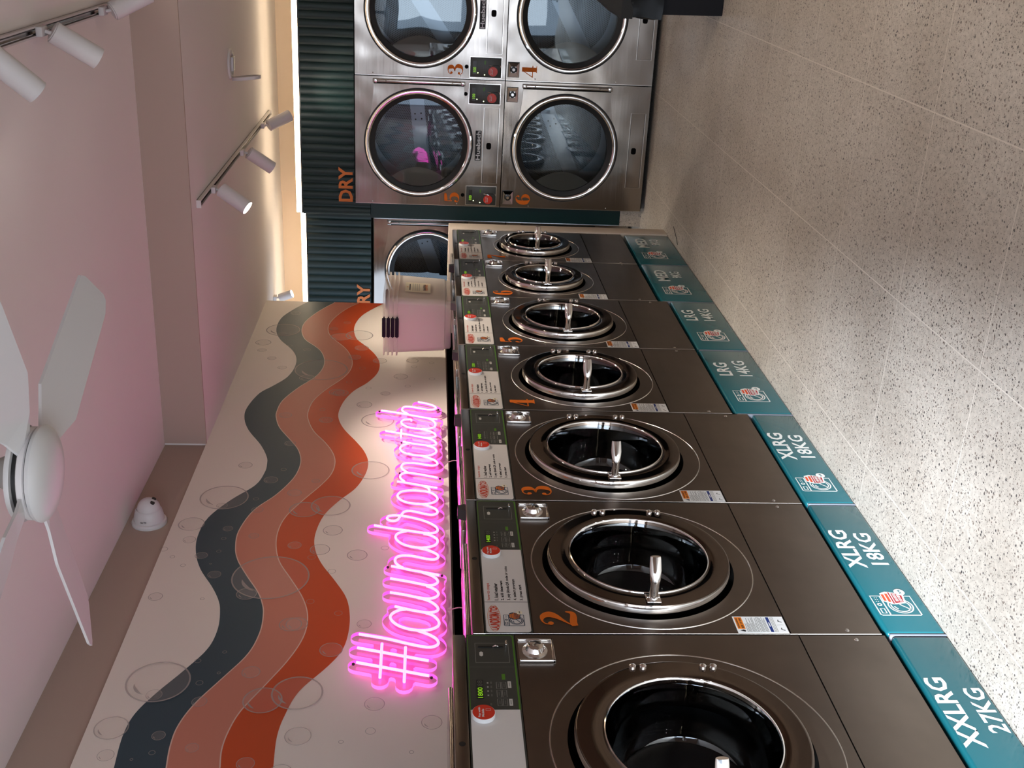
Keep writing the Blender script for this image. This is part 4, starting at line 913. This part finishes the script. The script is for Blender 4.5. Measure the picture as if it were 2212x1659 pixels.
# ------------------------------------------------------------------ nested clear laundry baskets
ords = ['lowest of the nest, with a printed card on its side', 'second from the bottom of the nest', 'third from the bottom of the nest', 'topmost of the nest']
for i in range(4):
    B = thing('laundry_basket', 'clear basket with dark handles, ' + ords[i], 'laundry basket', (6.24, 2.235, 1.3885 + i * 0.0245), 0, 'nested clear baskets')
    H = 0.316; n = 6
    def loop(hx, hy, z, r=0.035):
        out = []
        for (sx_, sy_, a0) in ((1, 1, 0), (-1, 1, 90), (-1, -1, 180), (1, -1, 270)):
            for k in range(n + 1):
                a = math.radians(a0 + 90 * k / n); out.append((sx_ * (hx - r) + r * math.cos(a), sy_ * (hy - r) + r * math.sin(a), z))
        return out
    rings = [loop(0.205, 0.140, 0.0), loop(0.212, 0.147, 0.006), loop(0.214, 0.149, 0.035), loop(0.220, 0.155, 0.040), loop(0.232, 0.168, H - 0.010), loop(0.246, 0.182, H - 0.008), loop(0.248, 0.184, H), loop(0.240, 0.176, H)]
    vs = [v for r_ in rings for v in r_]; k = len(rings[0]); fs = [tuple(range(k))]
    for a in range(len(rings) - 1):
        for b in range(k): fs.append((a * k + b, a * k + (b + 1) % k, (a + 1) * k + (b + 1) % k, (a + 1) * k + b))
    MB().mesh(vs, fs, 'basket_plastic', True).build('tub', B)
    for s_ in (-1, 1):
        m = MB().box(s_ * 0.252 - 0.008, s_ * 0.252 + 0.008, -0.056, 0.056, H - 0.016, H + 0.005, 'basket_handle', 0.003)
        m.box(s_ * 0.244 - 0.004, s_ * 0.244 + 0.004, -0.064, 0.064, H - 0.010, H - 0.002, 'basket_handle', 0.001)
        m.build('handle', B)
    if i == 0:
        M_ = Matrix.Translation((-0.118, -0.1660, 0.123)) @ Matrix.Rotation(math.radians(2.6), 4, 'X')
        m = MB().rect(0, 0.170, 0, 0.146, -0.002, 'basket_label'); y = -0.0024
        for q in range(4): m.rect(0.02, 0.15, 0.100 - q * 0.012, 0.103 - q * 0.012, y, 'print_grey')
        m.rect(0.03, 0.14, 0.116, 0.122, y, 'ink_black'); m.disc(0.085, 0.133, 0.006, y, 'ink_orange', 10)
        for q in range(5):
            m.ribbon([(0.035 + q * 0.022, 0.028), (0.046 + q * 0.022, 0.042), (0.057 + q * 0.022, 0.028)], y, 'ink_black', 0.008); m.ribbon([(0.035 + q * 0.022, 0.016), (0.046 + q * 0.022, 0.030), (0.057 + q * 0.022, 0.016)], y - 0.0002, 'ink_orange', 0.007)
        m.xf(M_).build('label_card', B)

# ------------------------------------------------------------------ ceiling fan
FX, FY, FZ = 2.252, 1.203, 2.392
FN = thing('ceiling_fan', 'white four-bladed ceiling fan on a short rod under the pink-lit ceiling', 'ceiling fan', (FX, FY, Z_HI))
dz = FZ - Z_HI
MB().lathe([(0.0001, 0), (0.07, -0.002), (0.066, -0.05), (0.03, -0.07)], 0, 0, 'white_enamel', 40, axis='z').build('canopy', FN)
MB().lathe([(0.028, -0.06), (0.028, dz + 0.10), (0.034, dz + 0.07), (0.048, dz + 0.045), (0.052, dz + 0.04)], 0, 0, 'fan_grey', 32, axis='z').build('downrod', FN)
MB().lathe([(0.050, dz + 0.042), (0.104, dz + 0.030), (0.108, dz + 0.022), (0.108, dz + 0.018), (0.094, dz + 0.017)], 0, 0, 'white_enamel', 48, axis='z').lathe([(0.096, dz + 0.018), (0.096, dz + 0.006)], 0, 0, 'plastic_black', 48, axis='z').lathe([(0.102, dz + 0.006), (0.104, dz + 0.004), (0.104, dz - 0.008), (0.100, dz - 0.010)], 0, 0, 'white_matt', 48, axis='z').build('motor_housing', FN)
MB().lathe([(0.098, dz - 0.010), (0.107, dz - 0.014), (0.109, dz - 0.022), (0.105, dz - 0.028), (0.090, dz - 0.037), (0.060, dz - 0.044), (0.030, dz - 0.047), (0.0001, dz - 0.048)], 0, 0, 'white_enamel', 48, axis='z').build('hub_cover', FN)
for k in range(4):
    ang = math.radians(-22 + 90 * k)
    mb = MB(); tp = math.tan(math.radians(13.5))
    root = [(0.085, 0.028), (0.085, -0.028), (0.150, -0.050), (0.150, 0.046)]
    out = [(0.150, 0.046), (0.150, -0.050), (0.200, -0.078), (0.590, -0.076), (0.606, -0.060), (0.640, 0.030), (0.636, 0.046), (0.600, 0.062), (0.235, 0.078)]
    for poly in (root, out):
        n = len(poly)
        vs = [(u, v, dz + 0.002 - v * (tp if u > 0.1 else 0.05) + t_) for t_ in (0.0035, -0.0035) for u, v in poly]
        mb.mesh(vs, [tuple(range(n)), tuple(n + i for i in reversed(range(n)))] + [(i, i + n, (i + 1) % n + n, (i + 1) % n) for i in range(n)], 'fan_blade_white')
    b_ = mb.build('fan_blade', FN, rot=(0, 0, ang))

# ------------------------------------------------------------------ track lights
def spot_head(R, loc, d, lit, length=0.165, r=0.0375):
    d = Vector(d).normalized(); p = Vector(loc)            # p: adapter position under the track
    m = MB().box(p.x - 0.030, p.x + 0.030, p.y - 0.016, p.y + 0.016, p.z - 0.022, p.z, 'white_matt', 0.003)
    side = Vector((0.0, 0.0, -1)); a = p + Vector((0, 0, -0.022)); b = a + Vector((d.x * 0.02, d.y * 0.02, -0.040))
    m.tube([a, b], 0.0065, 'white_matt', 10)
    m.build('bracket', R)
    s_ = b - d * 0.022; e = s_ + d * length
    q = d.to_track_quat('Z', 'Y'); M = Matrix.Translation(s_) @ q.to_matrix().to_4x4()
    mb = MB().lathe([(0.0001, 0.0), (r * 0.80, 0.0), (r * 0.82, 0.003), (r, 0.004), (r, length), (r - 0.003, length), (r - 0.004, length - 0.012)], 0, 0, 'white_matt', 40, axis='z').xf(M)
    h = mb.build('lamp_head', R)
    MB().lathe([(r - 0.004, length - 0.010), (0.0001, length - 0.010)], 0, 0, 'lamp_lens' if lit else 'lamp_lens', 32, axis='z').xf(M).build('lens', h)
    if lit:
        lamp('spot_lamp', 'SPOT', tuple(e + d * 0.006), d, energy=lit, color=(1.0, 0.86, 0.70), spot_size=math.radians(78), spot_blend=1.0, shadow_soft_size=0.03)
def track(y, x0, x1, z, heads, label):
    R = thing('track_light', label, 'track light', (0, 0, 0), 0, 'three-headed spotlight tracks')
    MB().box(x0, x1, y - 0.018, y - 0.012, z - 0.020, z, 'white_matt').box(x0, x1, y + 0.012, y + 0.018, z - 0.020, z, 'white_matt').box(x0, x1, y - 0.018, y + 0.018, z - 0.003, z, 'chrome_soft').box(x0 - 0.004, x0, y - 0.019, y + 0.019, z - 0.022, z, 'white_matt').box(x1, x1 + 0.004, y - 0.019, y + 0.019, z - 0.022, z, 'white_matt').box(x0, x1, y - 0.009, y - 0.006, z - 0.014, z - 0.003, 'plastic_dark').box(x0, x1, y + 0.006, y + 0.009, z - 0.014, z - 0.003, 'chrome_soft').build('track_rail', R)
    for (x, d, lit) in heads: spot_head(R, (x, y, z - 0.018), d, lit)
track(0.455, 2.9, 4.93, Z_HI, [(3.36, (0.42, 0.85, -0.80), 16), (3.95, (0.40, 0.64, -0.90), 16), (4.70, (0.50, -0.45, -0.85), 24)], 'white spotlight track on the higher ceiling, nearer the fan')
track(1.385, 5.345, 7.89, Z_LO, [(5.65, (-0.22, 0.42, -0.70), 55), (6.56, (0.25, 0.60, -0.80), 35), (7.41, (0.50, -0.35, -0.80), 6)], 'white spotlight track on the lower ceiling before the dryers')
track(-1.20, 1.6, 4.1, Z_HI, [(2.0, (0.25, 0.10, -0.95), 34), (2.9, (0.30, 0.25, -0.90), 34), (3.8, (0.45, 0.35, -0.85), 34)], 'white spotlight track added out of view over the open floor for warm light')  # added track out of view, supplies warm light to the floor
R = thing('spotlight', 'small lit ceiling spotlight peeping over the end of the mural wall', 'spotlight', (0, 0, 0))
spot_head(R, (7.80, 2.70, Z_LO - 0.001), (-0.05, -0.35, -0.85), 14, 0.10, 0.03)

# open ceiling fitting with its cover hanging down
H_ = thing('ceiling_fitting', 'open round white ceiling fitting with its cover hanging down', 'ceiling fitting', (6.45, 0.875, Z_LO))
MB().lathe([(0.0001, -0.003), (0.055, -0.003), (0.058, -0.014), (0.078, -0.012), (0.082, -0.001)], 0, 0, 'white_matt', 40, axis='z').box(-0.03, 0.03, -0.04, 0.035, -0.024, -0.004, 'white_enamel', 0.003).build('base_ring', H_)
cv = MB().lathe([(0.0001, -0.005), (0.079, -0.005), (0.080, 0.012), (0.070, 0.014), (0.066, 0.004), (0.0001, 0.004)], 0, 0, 'white_matt', 40, axis='z')
cv.build('cover', H_, loc=(0.005, 0.076, -0.088), rot=(math.radians(84), 0, math.radians(4)))

# turret security camera on the beige strip above the mural
C0 = hitp = (4.44, Y_MUR + 0.015, 2.752)
S_ = thing('security_camera', 'small white turret security camera on the beige strip above the mural', 'security camera', C0)
MB().lathe([(0.076, 0), (0.077, -0.010), (0.073, -0.018), (0.066, -0.021)], 0, 0, 'white_enamel', 48).build('base_ring', S_)
MB().lathe([(0.066, -0.019), (0.064, -0.040), (0.058, -0.066), (0.050, -0.074), (0.046, -0.060)], 0, 0, 'white_enamel', 48).build('collar', S_)
e_ = Vector((-0.10, -0.85, -0.50)).normalized()
hd = MB().ball((0, -0.074, -0.002), 0.050, 'white_enamel', 14); hd.build('camera_ball', S_)
q = e_.to_track_quat('-Y', 'Z').to_matrix().to_4x4(); M = Matrix.Translation((0, -0.074, -0.002)) @ q
mm_ = MB()
for a in (-0.014, 0.014): mm_.lathe([(0.0001, -0.0495), (0.0100, -0.0490), (0.0105, -0.044)], a, 0, 'lamp_dark', 24)
mm_.xf(M).build('lens', S_)
tx_ = MB().text('GLTS', 0, 0.026, 0, 0.008, 0, 'ink_black', 0.03)
tx_.v = [(-0.0648 , v[2] - 0.040, v[0] - 0.004) for v in tx_.v]
tx_.build('printed_mark', S_)

# ------------------------------------------------------------------ waste bin with black bag
Bn = thing('waste_bin', 'dark plastic waste bin with a black bag under its sloping lid, in front of dryers', 'waste bin', (6.30, 0.25, 0))
m = MB(); vs = []
for (z, hx, hy) in ((0, 0.180, 0.225), (0.004, 0.185, 0.230), (0.345, 0.200, 0.236), (0.36, 0.205, 0.241), (0.50, 0.208, 0.243)):
    vs += [(-hx, -hy, z), (hx, -hy, z), (hx, hy, z), (-hx, hy, z)]
m.mesh(vs, [(0, 3, 2, 1)] + [(a * 4 + b, a * 4 + (b + 1) % 4, (a + 1) * 4 + (b + 1) % 4, (a + 1) * 4 + b) for a in range(4) for b in range(4)], 'bin_plastic')
m.build('bin_body', Bn)
random.seed(5); vs = []; n = 72; rows = 7
for r_ in range(rows):
    for i in range(n):
        a = 2 * PI * i / n; c_, s_ = math.cos(a), math.sin(a); k = 1 / max(abs(c_) / 0.216, abs(s_) / 0.256)
        wv = 1 + 0.018 * math.sin(9 * a + r_ * 0.6) + 0.012 * math.sin(23 * a + r_) + 0.010 * random.uniform(-1, 1)
        vs.append((c_ * k * wv * (1 + 0.02 * (rows - 1 - r_) / rows), s_ * k * wv, 0.335 + 0.165 * r_ / (rows - 1) + (0.010 * math.sin(7 * a) if r_ == 0 else 0)))
MB().mesh(vs, [(a * n + b, a * n + (b + 1) % n, (a + 1) * n + (b + 1) % n, (a + 1) * n + b) for a in range(rows - 1) for b in range(n)], 'bag_black', True).build('bin_bag', Bn)
vs = []
for (z, hx, hy, oy) in ((0.485, 0.215, 0.262, 0), (0.545, 0.215, 0.262, 0), (0.70, 0.150, 0.150, 0), (0.73, 0.130, 0.120, 0)):
    vs += [(-hx, -hy + oy, z), (hx, -hy + oy, z), (hx, hy + oy, z), (-hx, hy + oy, z)]
MB().mesh(vs, [(0, 3, 2, 1), (12, 13, 14, 15)] + [(a * 4 + b, a * 4 + (b + 1) % 4, (a + 1) * 4 + (b + 1) % 4, (a + 1) * 4 + b) for a in range(3) for b in range(4)], 'bin_lid_plastic').build('bin_lid', Bn)
# small dark strand lying on the floor by the partition
tag(MB().tube(smooth_path([(6.72, 1.79, 0.002), (6.66, 1.81, 0.003), (6.60, 1.835, 0.002), (6.56, 1.86, 0.002)], 4), 0.0018, 'plastic_dark', 6).build('thread'), 'short dark thread lying on the floor near the cream partition', 'thread')
